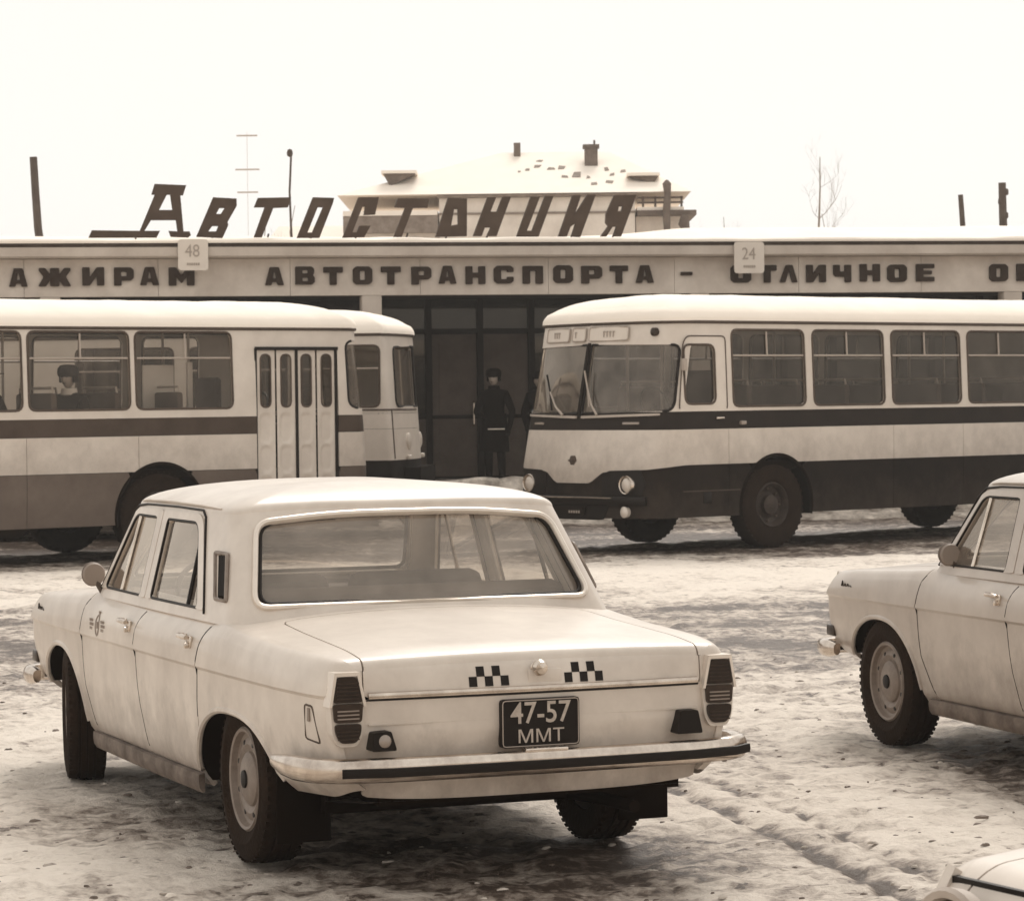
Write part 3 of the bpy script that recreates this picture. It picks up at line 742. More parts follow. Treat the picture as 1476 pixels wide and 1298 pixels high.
def tree(x, y, h, spread, lab, cat='tree', seed=1, nb=7, thick=.09):
    rr = random.Random(seed); o = empty('bare_tree', (x, y, 0)); tag(o, lab, cat, None)
    tr = MB(); P = [(0, 0, -.2)]; k = 10
    for i in range(1, k + 1): P.append((P[-1][0] + rr.uniform(-.06, .06) * spread, P[-1][1] + rr.uniform(-.06, .06), h * i / k))
    tr.tube(P, [thick * (1 - .88 * i / k) for i in range(k + 1)], 7); tr.build('trunk', M['bark'], o)
    cr_ = MB()
    def branch(p, d, l, r, lev):
        pts = [Vector(p)]; dd = Vector(d)
        for i in range(5):
            dd = (dd + Vector((rr.uniform(-.25, .25), rr.uniform(-.25, .25), rr.uniform(-.05, .22)))).normalized(); pts.append(pts[-1] + dd * l / 5)
        cr_.tube(pts, [r * (1 - .75 * i / 5) for i in range(6)], 4 if lev else 5, caps=False)
        if lev < 3:
            for i in range(3 if lev else 4):
                q = pts[rr.randint(1, 5)]; nd = (dd + Vector((rr.uniform(-.9, .9), rr.uniform(-.9, .9), rr.uniform(-.1, .5)))).normalized(); branch(q, nd, l * rr.uniform(.45, .7), r * .5, lev + 1)
    for i in range(nb):
        f_ = rr.uniform(.45, .95); j = int(f_ * k); a = rr.uniform(0, 6.28); branch(P[j], Vector((math.cos(a), math.sin(a), rr.uniform(.3, 1))).normalized(), spread * (1.2 - f_) * rr.uniform(.8, 1.3), thick * .42 * (1.1 - f_), 0)
    cr_.build('crown', M['bark'], o, fix=False); return o
tree(7.72, 74, 7.7, 2.2, 'tall thin bare tree fading into the haze at right', seed=3)
tree(6.2, 80, 6.6, 2.0, 'small bare tree left of the tall thin one in the haze', seed=8, thick=.06)
tree(9.4, 84, 6.9, 2.4, 'low bushy bare tree between the tall tree and the poles', seed=12, thick=.07)
tree(-5.6, 78, 6.9, 2.3, 'bare tree behind the lamp post and the roof letters', seed=21, thick=.07)
tree(-6.8, 82, 6.9, 2.0, 'bare tree left of the faint mast behind the letters', seed=25, thick=.07)
sh = empty('low_house', (-6.1, 92, 0)); tag(sh, 'low far house with snowy roof between the left roof letters', 'building')
MB().box((0, 2, 3.1), (3.2, 4, 6.2)).build('wall', M['housewall'], sh, smooth=False)
obj('roof', [(-1.8, -.3, 6.21), (1.8, -.3, 6.21), (1.8, 4.3, 6.21), (-1.8, 4.3, 6.21), (-1.2, 2, 7.3), (1.3, 2, 7.3)], [(0, 1, 5, 4), (1, 2, 5), (2, 3, 4, 5), (3, 0, 4), (3, 2, 1, 0)], M['snow'], sh, smooth=False)
MB().box((-.9, -.02, 5.75), (.5, .04, .7)).build('window', M['frame'], sh, smooth=False)
MB().box((.5, -.02, 5.75), (.5, .04, .7)).build('window', M['frame'], sh, smooth=False)

# ------------------------------------------------------------------ winter haze
hz = MB().box((20, 100, 5), (520, 640, 14)).build('haze', None, None, smooth=False)
hm = bpy.data.materials.new('haze'); hm.use_nodes = True; hm.node_tree.nodes.clear()
ho = hm.node_tree.nodes.new('ShaderNodeOutputMaterial'); hv = hm.node_tree.nodes.new('ShaderNodeVolumePrincipled')
hv.inputs['Color'].default_value = (.96, .93, .89, 1); hv.inputs['Density'].default_value = .0009; hv.inputs['Anisotropy'].default_value = .2
hm.node_tree.links.new(hv.outputs[0], ho.inputs['Volume']); hz.data.materials.clear(); hz.data.materials.append(hm)
tag(hz, 'thin pale winter haze over the whole square', kind='stuff')
# ================================================================== taxi saloon (x forward from rear axle, y left, z up)
cW = smooth_tab([(-1.04, .80), (-.98, .822), (-.9, .838), (-.6, .864), (0, .882), (.8, .893), (1.4, .896), (2.2, .897), (2.8, .895), (3.3, .882), (3.5, .868), (3.6, .855)], -1.04, 3.6, .08)
cE = smooth_tab([(-1.04, .862), (-.95, .872), (-.8, .884), (-.3, .898), (.05, .918), (.3, .940), (.45, .945), (2.1, .945), (2.4, .925), (2.8, .905), (3.3, .88), (3.6, .862)], -1.04, 3.6, .08)
cC = smooth_tab([(-1.04, .872), (-.9, .897), (-.6, .922), (-.3, .946), (.05, .972), (.3, .985), (2.3, .985), (2.6, .965), (3.0, .935), (3.4, .89), (3.6, .86)], -1.04, 3.6, .08)
cZ = smooth_tab([(-1.04, .40), (-.9, .36), (-.6, .345), (-.50, .34), (-.40, .25), (-.3, .235), (3.12, .235), (3.24, .40), (3.6, .43)], -1.04, 3.6, .06)
XE, XF, RR_, RF_ = -1.035, 3.58, .045, .075
CAB = lambda x: ss(.02, .42, x) * (1 - ss(2.15, 2.5, x))
S_T = np.array([0, .08, .2, .36, .5, .58, .60, .70, .80, .86, .91, .955, 1.0])
def c_section(x, s):
    W, E, zb, c = cW(x), cE(x), cZ(x), CAB(x)
    ys = [W - .11, W - .052, W - .030, W - .016, W - .013, W - .012, W, W - .006, W - .018, W - .028 - .006 * c, W - .042 - .012 * c, W - .060 - .018 * c, W - .085 - .008 * c]
    zl = zb + (.735 - zb) * .16
    lowz = lambda f: zl + (.728 - zl) * f
    E5, E6, E7 = E - .060, E - .028, E - .010
    zs = [zb, zl, lowz(.30), lowz(.62), lowz(.86), lowz(1.0), np.full_like(x, .742), .742 + (E5 - .742) * .5, E5 * (1 - c) + .850 * c, (E - .040) * (1 - c) + .876 * c, (E - .020) * (1 - c) + .897 * c, (E - .006) * (1 - c) + .920 * c, E]
    Y = np.stack(ys); Z = np.stack([np.broadcast_to(z, x.shape) for z in zs])
    i = np.clip(np.searchsorted(S_T, s, 'right') - 1, 0, len(S_T) - 2); f = (s - S_T[i]) / (S_T[i + 1] - S_T[i]); j = np.arange(len(s))
    # smooth (Catmull-Rom) within upper and lower pieces
    def cr(A):
        lo = np.where(i < 6, 0, 6); hi = np.where(i < 5, 5, np.where(i == 5, 6, len(S_T) - 1))
        p1 = A[i, j]; p2 = A[i + 1, j]; p0 = A[np.maximum(i - 1, lo), j]; p3 = A[np.minimum(i + 2, np.maximum(hi, i + 1)), j]
        return .5 * (2 * p1 + (p2 - p0) * f + (2 * p0 - 5 * p1 + 4 * p2 - p3) * f * f + (3 * p1 - p0 - 3 * p2 + p3) * f ** 3)
    return cr(Y), cr(Z)
def c_inset(x):
    a = np.clip((XE + RR_ - x) / RR_, 0, 1); b_ = np.clip((x - XF + RF_) / RF_, 0, 1)
    return RR_ * (1 - np.sqrt(np.maximum(0, 1 - a * a))) * .8 + RF_ * (1 - np.sqrt(np.maximum(0, 1 - b_ * b_))) * .8
def c_shear(x, z): return np.maximum(0, np.asarray(z) - .75) * .6 * ss(3.1, 3.58, x) + np.maximum(0, .6 - np.asarray(z)) * .25 * ss(3.3, 3.58, x)
def c_side(x, s):
    y, z = c_section(x, s); ins = c_inset(x)
    y = y - ins; z = z - ins * ss(.72, .95, s)
    return np.stack([x - c_shear(x, z), y, z], 1)
def c_deckz(x, t):
    a = np.abs(t); return cE(x) + (cC(x) - cE(x)) * (1 - a ** 2.2) - c_inset(x)
def c_deck(x, t):
    y = t * (cW(x) - .085 - .008 * CAB(x)) - np.sign(t) * c_inset(x) * np.abs(t); z = c_deckz(x, t)
    return np.stack([x - c_shear(x, z), y, z], 1)
def c_yedge(x): return cW(x) - .085 - .008 * CAB(x)
# rear face
_s = np.linspace(0, 1, 200); _r = c_side(np.full(200, XE + 1e-4), _s)
_rz, _ry = np.maximum.accumulate(_r[:, 2]), _r[:, 1]
def c_rear_top(y):
    return c_deckz(np.full_like(y, XE + 1e-4), np.clip(y / c_yedge(XE), -1, 1))
def c_rear(y, z):
    ye = .80; tp = c_rear_top(y)
    b_ = .035 * np.clip(1 - (y / ye) ** 2, 0, 1) * np.clip((tp - z) / .10, 0, 1) ** .6
    x = XE - b_ + np.maximum(0, .60 - z) * .22
    return np.stack([x, y, z], 1)
def c_front(y, z):
    x = XF - c_shear(np.full_like(y, XF), z) + .03 * (1 - (y / .8) ** 2) * np.clip((.86 - z) / .1, 0, 1)
    return np.stack([x, y, z], 1)
def c_rear_sdf(y, z):
    return np.maximum(np.maximum(np.abs(y) - np.interp(z, _rz, _ry), z - c_rear_top(y)), .345 + .05 * (np.abs(y) / .8) ** 4 - z)

# greenhouse: closed plan rings by height
def g_k(z): return (z - .945) / .40
def g_par(z):
    k = g_k(z)
    return dict(xr=.045 + .315 * k, yr=.758 - .108 * k, ys=.815 - .10 * k, xs0=.235 + .31 * k, xs1=2.235 - .34 * k, xf=2.40 - .43 * k, yf=.70 - .10 * k, bow=.055 - .02 * k)
def g_pt(u, z):
    p = g_par(z); x = np.zeros_like(u); y = np.zeros_like(u)
    m = u <= .25; f = u / .25
    yy = p['yr'] * f; x = np.where(m, p['xr'] + p['bow'] * f ** 2, x); y = np.where(m, yy, y)
    m = (u > .25) & (u <= .4); f = (u - .25) / .15
    ax, ay = p['xr'] + p['bow'], p['yr']; bx, by = ax + .04, p['ys'] - .0; c_x, cy = p['xs0'], p['ys']
    x = np.where(m, (1 - f) ** 2 * ax + 2 * f * (1 - f) * bx + f * f * c_x, x); y = np.where(m, (1 - f) ** 2 * ay + 2 * f * (1 - f) * by + f * f * cy, y)
    m = (u > .4) & (u <= .8); f = (u - .4) / .4
    x = np.where(m, p['xs0'] + (p['xs1'] - p['xs0']) * f, x); y = np.where(m, p['ys'] + .012 * np.sin(np.pi * f), y)
    m = (u > .8) & (u <= .88); f = (u - .8) / .08
    ex, ey = p['xf'] - .10, p['yf']
    x = np.where(m, (1 - f) ** 2 * p['xs1'] + 2 * f * (1 - f) * (p['xs1'] + .06) + f * f * ex, x); y = np.where(m, (1 - f) ** 2 * p['ys'] + 2 * f * (1 - f) * (p['ys'] - .02) + f * f * ey, y)
    m = u > .88; f = (1 - u) / .12
    x = np.where(m, p['xf'] - .10 * f ** 2, x); y = np.where(m, p['yf'] * f, y)
    return x, y
def g_ztop(u): return 1.345 + .022 * (1 - ss(.12, .34, u)) + .015 * ss(.84, .95, u)
GB = .915
def g_shell(u, q):
    z = GB + (g_ztop(u) - GB) * q; x, y = g_pt(u, z); return np.stack([x, y, z], 1)
def g_roof(u, th):
    zt = g_ztop(u); x, y = g_pt(u, zt); cx = np.clip(x, .95, 1.35); c = np.cos(th)
    return np.stack([cx + (x - cx) * c, y * c, zt + (1.464 - zt) * np.sin(th) ** .95], 1)
def g_sidey(x, z):
    p = g_par(z); f = np.clip((x - p['xs0']) / (p['xs1'] - p['xs0']), 0, 1); return p['ys'] + .012 * np.sin(np.pi * f)
def g_rearx(y, z):
    p = g_par(z); return p['xr'] + p['bow'] * (y / p['yr']) ** 2
def g_frontx(y, z):
    p = g_par(z); return p['xf'] - .10 * (y / p['yf']) ** 2

P_FD = [(2.30, 1.0), (2.305, .90), (2.355, .738), (2.33, .50), (2.205, .297), (1.285, .297), (1.345, .50), (1.385, .738), (1.345, .90), (1.34, 1.0)]
P_RD = [(1.34, 1.0), (1.345, .90), (1.385, .738), (1.345, .50), (1.285, .297), (.47, .297), (.452, .50), (.425, .738), (.36, .90), (.36, 1.0)]
F_FD, F_RD = poly_sdf(P_FD), poly_sdf(P_RD)
F_FUEL = poly_sdf([(-.845, .70), (-.925, .695), (-.955, .555), (-.835, .565)])
def arch(x, z):
    a = ((np.abs(x) / .535) ** 2.3 + (np.maximum(z - .26, 0) / .335) ** 2.3) ** (1 / 2.3) - 1
    b_ = ((np.abs(x - 2.83) / .46) ** 2.2 + (np.maximum(z - .26, 0) / .40) ** 2.2) ** (1 / 2.2) - 1
    return np.minimum(a * .33, b_ * .38)
P_GF = round_poly([(2.165, .962), (1.505, .962), (1.505, 1.302), (1.90, 1.302)], [.05, .02, .02, .06], 5)
P_GR = round_poly([(1.325, .962), (.60, .962), (.845, 1.30), (1.325, 1.30)], [.02, .03, .07, .02], 5)
P_RW = round_poly([(-.722, .985), (.722, .985), (.638, 1.312), (.3, 1.343), (-.3, 1.343), (-.638, 1.312)], [.06, .06, .06, .6, .6, .06], 7)
P_WS = round_poly([(-.69, .99), (.69, .99), (.585, 1.32), (-.585, 1.32)], .05, 5)
F_GF, F_GR, F_RW, F_WS = map(poly_sdf, (P_GF, P_GR, P_RW, P_WS))
GAP = .007
xs_end = [XE + RR_ * (1 - math.cos(a)) for a in np.linspace(0, math.pi / 2, 6)]
xf_end = [XF - RF_ * (1 - math.cos(a)) for a in np.linspace(0, math.pi / 2, 6)][::-1]
CX_ = np.concatenate([xs_end, np.linspace(XE + RR_ + .03, XF - RF_ - .03, 112), xf_end])
CS_ = np.concatenate([np.linspace(0, .58, 17), np.linspace(.60, 1, 20)])
LIDY = lambda x: .662 - .02 * ss(-.9, -.3, -0 + x)
def c_sideX(P): return P[:, 0], P[:, 2]

def make_wheel(root, x, y, side, steer=0.0):
    wz = empty('wheel', (x, y, .332)); wz.parent = root; s = side
    wz.rotation_euler = (0, 0, steer + (math.pi if s < 0 else 0))
    pr_ = [(.205, -.07), (.235, -.083), (.285, -.092), (.315, -.082), (.327, -.066), (.3275, -.042), (.319, -.040), (.319, -.030), (.330, -.028), (.331, -.006), (.322, -.004), (.322, .004), (.331, .006), (.330, .028), (.319, .030), (.319, .040), (.3275, .042), (.327, .066), (.315, .082), (.285, .092), (.262, .093), (.258, .096), (.248, .095), (.235, .086), (.205, .075)]
    tb = MB().lathe(pr_, n=56)
    for i in range(56):            # tread blocks on the shoulders
        a = 2 * math.pi * i / 56
        for yy in (-.074, .074):
            tb.box((.322 * math.cos(a), yy, .322 * math.sin(a)), (.007, .02, .018), 0, Matrix.Rotation(-a, 4, 'Y'))
    tb.build('tyre', M['rubber'], wz, angle=50)
    rp = [(.206, -.06), (.206, .072), (.197, .082), (.186, .078), (.180, .055), (.165, .050), (.150, .058), (.135, .062), (.118, .052), (.108, .050), (.104, .060), (.088, .070), (.06, .076), (.0, .078)]
    rb_ = MB().lathe(rp, n=44)
    rb_.build('rim', M['steel'], wz, angle=35)
    MB().lathe([(.036, .076), (.034, .084), (.02, .088), (0, .089)], n=20).build('hub_cap', M['black'], wz)
    hb = MB()
    for i in range(8):
        a = 2 * math.pi * (i + .5) / 8; hb.lathe([(.012, .0575), (.010, .0615), (0, .0617)], (.145 * math.cos(a), 0, .145 * math.sin(a)), 'y', 8)
    hb.build('rim_hole', M['black'], wz)
    return wz

def make_taxi():
    root = empty('taxi', (0, 0, 0))
    body = MB()
    # sides
    for s in (1, -1):
        def sd_side(P, u, v, s=s):
            x, z = c_sideX(P)
            d = np.maximum(np.maximum(-(F_FD(x, z) - GAP), -(F_RD(x, z) - GAP)), -arch(x, z))
            d = np.maximum(d, np.where(z < .299, -1, -1))
            return d
        def fs(u, v): return c_side(u, v)
        V, F = clip_patch(fs, CX_, CS_, sd_side, lip=.022, inv=True)
        V = [(v[0], v[1] * s, v[2]) for v in V]; body.add(V, F, 0, flip=(s < 0))
    # decks: cowl, hood top and rear shoulders (the boot lid is its own part)
    ts = np.linspace(-1, 1, 41)
    lid = poly_sdf(round_poly([(.015, -.645), (.015, .645), (-1.3, .668), (-1.3, -.668)], [.07, .07, .01, .01], 5))
    hood = poly_sdf(round_poly([(2.50, -.70), (2.50, .70), (3.8, .70), (3.8, -.70)], [.04, .04, .01, .01], 5))
    inner = poly_sdf(round_poly([(.10, -.70), (.10, .70), (2.34, .66), (2.34, -.66)], .10, 5))
    V, F = clip_patch(c_deck, CX_, ts, lambda P, u, v: np.maximum(np.maximum(-(lid(P[:, 0], P[:, 1]) - GAP), -(hood(P[:, 0], P[:, 1]) - GAP)), -inner(P[:, 0], P[:, 1])), lip=.022)
    body.add(V, F)
    # rear face below and beside the lid
    ys = np.linspace(-.82, .82, 66); zs = np.linspace(.33, .90, 40)
    lidr = poly_sdf(round_poly([(-.668, .728), (.668, .728), (.668, 1.1), (-.668, 1.1)], [.012, .012, .01, .01], 3))
    V, F = clip_patch(c_rear, ys, zs, lambda P, u, v: np.maximum(c_rear_sdf(P[:, 1], P[:, 2]), -(lidr(P[:, 1], P[:, 2]) - .005)), lip=.02, inv=True)
    body.add(V, F)
    V, F = clip_patch(c_front, ys, zs, lambda P, u, v: np.maximum(np.maximum(np.abs(v - .645) - .215, np.abs(P[:, 1]) - .80), -(np.maximum(np.abs(P[:, 1]) - .77, np.abs(P[:, 2] - .725) - .135))), lip=.03)
    body.add(V, F)
    # greenhouse shell
    uu = np.concatenate([np.linspace(0, .25, 22), np.linspace(.26, .4, 10), np.linspace(.412, .8, 36), np.linspace(.81, .88, 6), np.linspace(.90, 1, 9)]); qq = np.linspace(0, 1, 22)
    for s in (1, -1):
        def sd_g(P, u, v, s=s):
            x, y, z = P.T; d = np.full(len(x), -1.0); sidem = (u > .36) & (u < .83)
            d = np.where(sidem, np.maximum(-F_GF(x, z), -F_GR(x, z)), d)
            d = np.where(u < .27, -F_RW(y, z), d); d = np.where(u > .86, -F_WS(y, z), d); return d
        V, F = clip_patch(g_shell, uu, qq, sd_g, lip=.02, inv=True)
        body.add([(v[0], v[1] * s, v[2]) for v in V], F, 0, flip=(s < 0))
        thr = np.concatenate([np.linspace(0, .35, 8), np.linspace(.45, math.pi / 2 - .001, 12)])
        V, F = clip_patch(g_roof, uu, thr, lambda P, u, v: np.full(len(u), -1.0), inv=True)
        body.add([(v[0], v[1] * s, v[2]) for v in V], F, 0, flip=(s < 0))
    # rear valance underside closing panel
    body.add([(-1.0, -.66, .345), (-1.0, .66, .345), (-.55, .66, .30), (-.55, -.66, .30)], [(0, 1, 2, 3)])
    bd = body.build('body', M['paint'], root, angle=32, fix=False)
    # doors on both sides
    def side_part(name, sdf, s, parent=root, off=0.0, m='paint', lip=.02):
        V, F = clip_patch(c_side, CX_, CS_, sdf, lip=lip, offset=0, inv=True)
        V = [(v[0], (v[1] + off) * s, v[2]) for v in V]
        mb = MB(); mb.add(V, F, 0, flip=(s < 0)); return mb.build(name, M[m], parent, angle=32, fix=False)
    for s in (1, -1):
        fd = side_part('front_door', lambda P, u, v: np.maximum(F_FD(*c_sideX(P)), -arch(*c_sideX(P))), s)
        rd = side_part('rear_door', lambda P, u, v: np.maximum(F_RD(*c_sideX(P)) + .0, -arch(*c_sideX(P)) + .004), s)
        for dr, hxp, hz, nm in ((fd, 1.455, .838, 'F'), (rd, .505, .838, 'R')):
            # handle: escutcheon, pull bar and push button
            yo = s * (float(cW(hxp)) - .012)
            mb = MB().bbox((hxp, yo + s * .006, hz - .006), (.045, .018, .05), .006)
            mb.bbox((hxp + .075, yo + s * .004, hz + .012), (.03, .014, .022), .004)
            mb.tube([(hxp + .085, yo + s * .008, hz + .016), (hxp + .07, yo + s * .034, hz + .018), (hxp + .0, yo + s * .038, hz + .018), (hxp - .035, yo + s * .032, hz + .014)], [.009, .011, .012, .009], 8)
            mb.lathe([(.0, .03), (.012, .028), (.012, 0)] if s > 0 else [(.0, -.03), (.012, -.028), (.012, 0)], (hxp, yo, hz - .02), 'y', 10)
            mb.build('handle', M['chrome'], dr)
        # dark shut lines of the doors
        for ln_, par in (((P_FD[1], P_FD[2], P_FD[3], P_FD[4]), fd), ((P_RD[1], P_RD[2], P_RD[3], P_RD[4]), rd), ((P_RD[8], P_RD[7], P_RD[6]), rd)):
            pr_ = [(a[0] + (b_[0] - a[0]) * t_, a[1] + (b_[1] - a[1]) * t_) for a, b_ in zip(ln_[:-1], ln_[1:]) for t_ in np.linspace(0, 1, 8)[:-1]]
            MB().tube([(x, s * (float(np.interp(z, *c_prof(x))) - .0035), z) for x, z in pr_ if z < .93], .005, 5).build('shut_line', M['black'], par)
        # glass
        for F_, nm, par in ((F_GF, 'window', fd), (F_GR, 'window', rd)):
            V, F = clip_patch(g_shell, uu[28:78], qq, lambda P, u, v, F_=F_: F_(P[:, 0], P[:, 2]) - .006, offset=-.010, inv=True)
            mb = MB(); mb.add([(v[0], v[1] * s, v[2]) for v in V], F, 0, flip=(s < 0)); mb.build(nm, M['cglass'], par, fix=False)
        for poly, par in ((P_GF, fd), (P_GR, rd)):
            mb = MB(); c_ = np.array(poly); L_ = [(x, s * (g_sidey(np.array(x), np.array(z)) + .002), z) for x, z in c_]
            mb.tube(L_, .006, 6, closed=True); mb.build('window_seal', M['black'], par)
        # painted upper door frames with a dark shut line round them
        of = round_poly([(2.235, .955), (1.415, .955), (1.415, 1.335), (1.925, 1.335)], [.02, .01, .01, .10], 5)
        orr = round_poly([(1.405, .955), (.505, .955), (.80, 1.335), (1.405, 1.335)], [.01, .03, .08, .01], 5)
        for poly, inn, par in ((of, P_GF, fd), (orr, P_GR, rd)):
            so, si = poly_sdf(poly), poly_sdf(inn)
            V, F = clip_patch(g_shell, uu[24:80], np.linspace(0, 1, 30), lambda P, u, v: np.maximum(so(P[:, 0], P[:, 2]), -(si(P[:, 0], P[:, 2]) - .004)), lip=.009, offset=.008, inv=True)
            mb = MB(); mb.add([(v[0], v[1] * s, v[2]) for v in V], F, 0, flip=(s < 0)); mb.build('window_frame', M['paint'], par, angle=30, fix=False)
        P_ = [(.50, .945), (.60, 1.08), (.70, 1.22), (.775, 1.325), (.83, 1.352), (1.2, 1.356), (1.75, 1.352), (1.90, 1.342), (1.965, 1.30), (2.10, 1.12), (2.24, .955)]
        MB().tube([(x, s * (float(g_sidey(np.array(x), np.array(z))) + .0035), z) for x, z in P_], .0055, 6).build('door_seal', M['black'], bd)
        P_ = [(.60, 1.365), (.85, 1.372), (1.3, 1.376), (1.75, 1.372), (1.86, 1.364)]
        MB().tube([(x, s * (float(g_sidey(np.array(x), np.array(z))) + .002), z) for x, z in P_], [.003, .006, .006, .006, .003], 6, flat=1.2).build('rain_gutter', M['paint'], bd)
        # window dividers
        for (x0, z0, x1, z1), par in (((1.875, .962, 1.84, 1.30), fd), ((.765, .962, .795, 1.285), rd)):
            MB().tube([(x0, s * (g_sidey(np.array(x0), np.array(z0)) - .004), z0), (x1, s * (g_sidey(np.array(x1), np.array(z1)) - .004), z1)], .009, 6).build('window_divider', M['chrome'] if par is fd else M['black'], par)
        # sill rail, arch lips
        MB().sweep([(2.30, s * .845, .262), (1.2, s * .852, .262), (.52, s * .842, .262)] if s > 0 else [(.52, -.842, .262), (1.2, -.852, .262), (2.30, -.845, .262)], [(-.02, -.045), (-.012, -.05), (.002, -.03), (.006, .0), (.004, .026), (-.02, .03)]).build('sill', M['rocker'], root)
        for (cx, rx, rz, n) in ((0, .535, .335, 2.3), (2.83, .46, .40, 2.2)):
            P_ = []
            for a in np.linspace(-.02, math.pi + .02, 34):
                ca, sa = math.cos(a), max(math.sin(a), 0); k_ = (abs(ca) ** n + sa ** n) ** (-1 / n); x = cx + rx * k_ * ca; z = .26 + rz * k_ * sa
                yy = float(np.interp(z, *c_prof(x))); P_.append((x, s * (yy - .004), z))
            MB().tube([q_ for q_ in P_ if q_[2] > float(cZ(q_[0])) + .012 and q_[2] > .30], .014, 7, flat=.9).build('arch_lip', M['paint'], root)
            # inner wheel housing
            P_ = [q_ for q_ in P_ if q_[2] > float(cZ(q_[0])) + .005]; hs_ = MB(); n2 = len(P_); Vh = [(p[0], p[1] - s * .012, p[2]) for p in P_] + [(p[0], s * .48, p[2] + .0) for p in P_]
            hs_.add(Vh, [(i, i + 1, n2 + i + 1, n2 + i) for i in range(n2 - 1)] + [tuple(range(n2, 2 * n2))]); hs_.build('wheel_housing', M['under'], root, fix=False)
        # rear pillar vent
        pv = [(.535, 1.19), (.37, 1.19), (.245, 1.01), (.395, 1.01)]
        fr = [(x, s * (float(g_sidey(np.array(x), np.array(z))) + .004), z) for x, z in round_poly(pv, .012, 3)]
        vf = MB().tube(fr, .009, 6, closed=True).build('pillar_vent', M['steel'], root)
        mb = MB()
        for f_ in (.34, .58, .80):
            a0 = np.array(pv[0]) * (1 - f_) + np.array(pv[1]) * f_; a1 = np.array(pv[3]) * (1 - f_) + np.array(pv[2]) * f_
            mb.tube([(a0[0], s * (float(g_sidey(a0[0], a0[1])) + .003), a0[1] - .012), (a1[0], s * (float(g_sidey(a1[0], a1[1])) + .003), a1[1] + .012)], .012 if f_ > .4 else .006, 6)
        mb.build('vent_slot', M['black'], vf)
    # fuel flap on the left rear wing
    ff_ = round_poly([(-.850, .70), (-.915, .697), (-.955, .565), (-.842, .575)], .012, 3)
    fl_ = MB().tube([(x, float(np.interp(z, *c_prof(x))) + .0005, z) for x, z in ff_], .0042, 5, closed=True, flat=.8).build('fuel_flap', M['pole'], root)
    MB().bbox((-.885, float(np.interp(.665, *c_prof(-.885))) + .002, .665), (.022, .008, .05), .003).build('flap_latch', M['print_'], fl_)
    # boot lid
    lm = MB()
    V, F = clip_patch(c_deck, CX_[:60], ts, lambda P, u, v: lid(P[:, 0], P[:, 1]), lip=.02); lm.add(V, F)
    V, F = clip_patch(c_rear, ys, zs, lambda P, u, v: np.maximum(np.maximum(lidr(P[:, 1], P[:, 2]), P[:, 2] - c_rear_top(P[:, 1])), -1), lip=.02, inv=True); lm.add(V, F)
    lo = lm.build('boot_lid', M['paint'], root, angle=40, fix=False)
    MB().sweep([(-1.054, -.655, .738), (-1.066, -.4, .738), (-1.073, 0, .738), (-1.066, .4, .738), (-1.054, .655, .738)][::-1], [(-.004, -.010), (.008, -.010), (.010, .0), (.006, .010), (-.004, .012)]).build('lid_trim', M['chrome'], lo)
    rx_ = lambda y, z: float(c_rear(np.array([y]), np.array([z]))[0, 0])
    MB().tube([(rx_(y, .724) - .001, y, .724) for y in np.linspace(-.66, .66, 20)], .0055, 6).build('lid_gap', M['black'], lo)
    kb = MB().lathe([(0, -.055), (.022, -.052), (.03, -.036), (.026, -.018), (.016, -.006), (.024, 0)], (rx_(0, .815) + .003, 0, .815), 'x', 20).build('lock_knob', M['chrome'], lo)
    MB().bbox((rx_(.0, .775) - .002, -.03, .783), (.004, .13, .05), .002).build('badge_plate', M['paint'], lo)
    for c0, lab in ((.190, 1), (-.187, 2)):
        for (c_, r__) in ((0, 0), (1, 1), (2, 0), (3, 1), (4, 0)):
            y = c0 - (c_ - 2) * .031; z = .772 + r__ * .036
            a_ = [(y - .0155, z - .018), (y + .0155, z - .018), (y + .0155, z + .018), (y - .0155, z + .018)]
            MB().add([(rx_(*p_) - .002, *p_) for p_ in a_] + [(rx_(*p_) + .004, *p_) for p_ in a_], [(0, 1, 2, 3), (4, 7, 6, 5), (0, 4, 5, 1), (1, 5, 6, 2), (2, 6, 7, 3), (3, 7, 4, 0)]).build('checker', M['black'], lo, smooth=False)
    # bonnet
    V, F = clip_patch(c_deck, CX_[60:], ts, lambda P, u, v: hood(P[:, 0], P[:, 1]), lip=.02); MB().add(V, F).build('bonnet', M['paint'], root, angle=40, fix=False)
    # screens
    for nm, F_, poly, xf_, sgn, ur in (('rear_window', F_RW, P_RW, g_rearx, -1, slice(0, 26)), ('windscreen', F_WS, P_WS, g_frontx, 1, slice(70, None))):
        mb = MB()
        for s in (1, -1):
            V, F = clip_patch(g_shell, uu[ur], qq, lambda P, u, v: F_(P[:, 1], P[:, 2]) - .008, offset=-.012, inv=True)
            mb.add([(v[0], v[1] * s, v[2]) for v in V], F, 0, flip=(s < 0))
        g_ = mb.build(nm, M['cglass'], root, fix=False)
        L_ = [(float(xf_(np.array(y), np.array(z))) + sgn * .004, y, z) for y, z in poly]
        MB().tube(L_, .0175, 8, closed=True, flat=.75).build('chrome_surround', M['bright'], g_)
        sc = [(x - sgn * .006, y * .968, .004 + z + (1.15 - z) * .055) for x, y, z in L_]
        MB().tube(sc, .009, 6, closed=True).build('rubber_seal', M['black'], g_)
    # tail lamps
    lp_ = [(.692, .822), (.788, .822), (.802, .71), (.794, .60), (.772, .560), (.702, .560), (.680, .60), (.672, .70)]
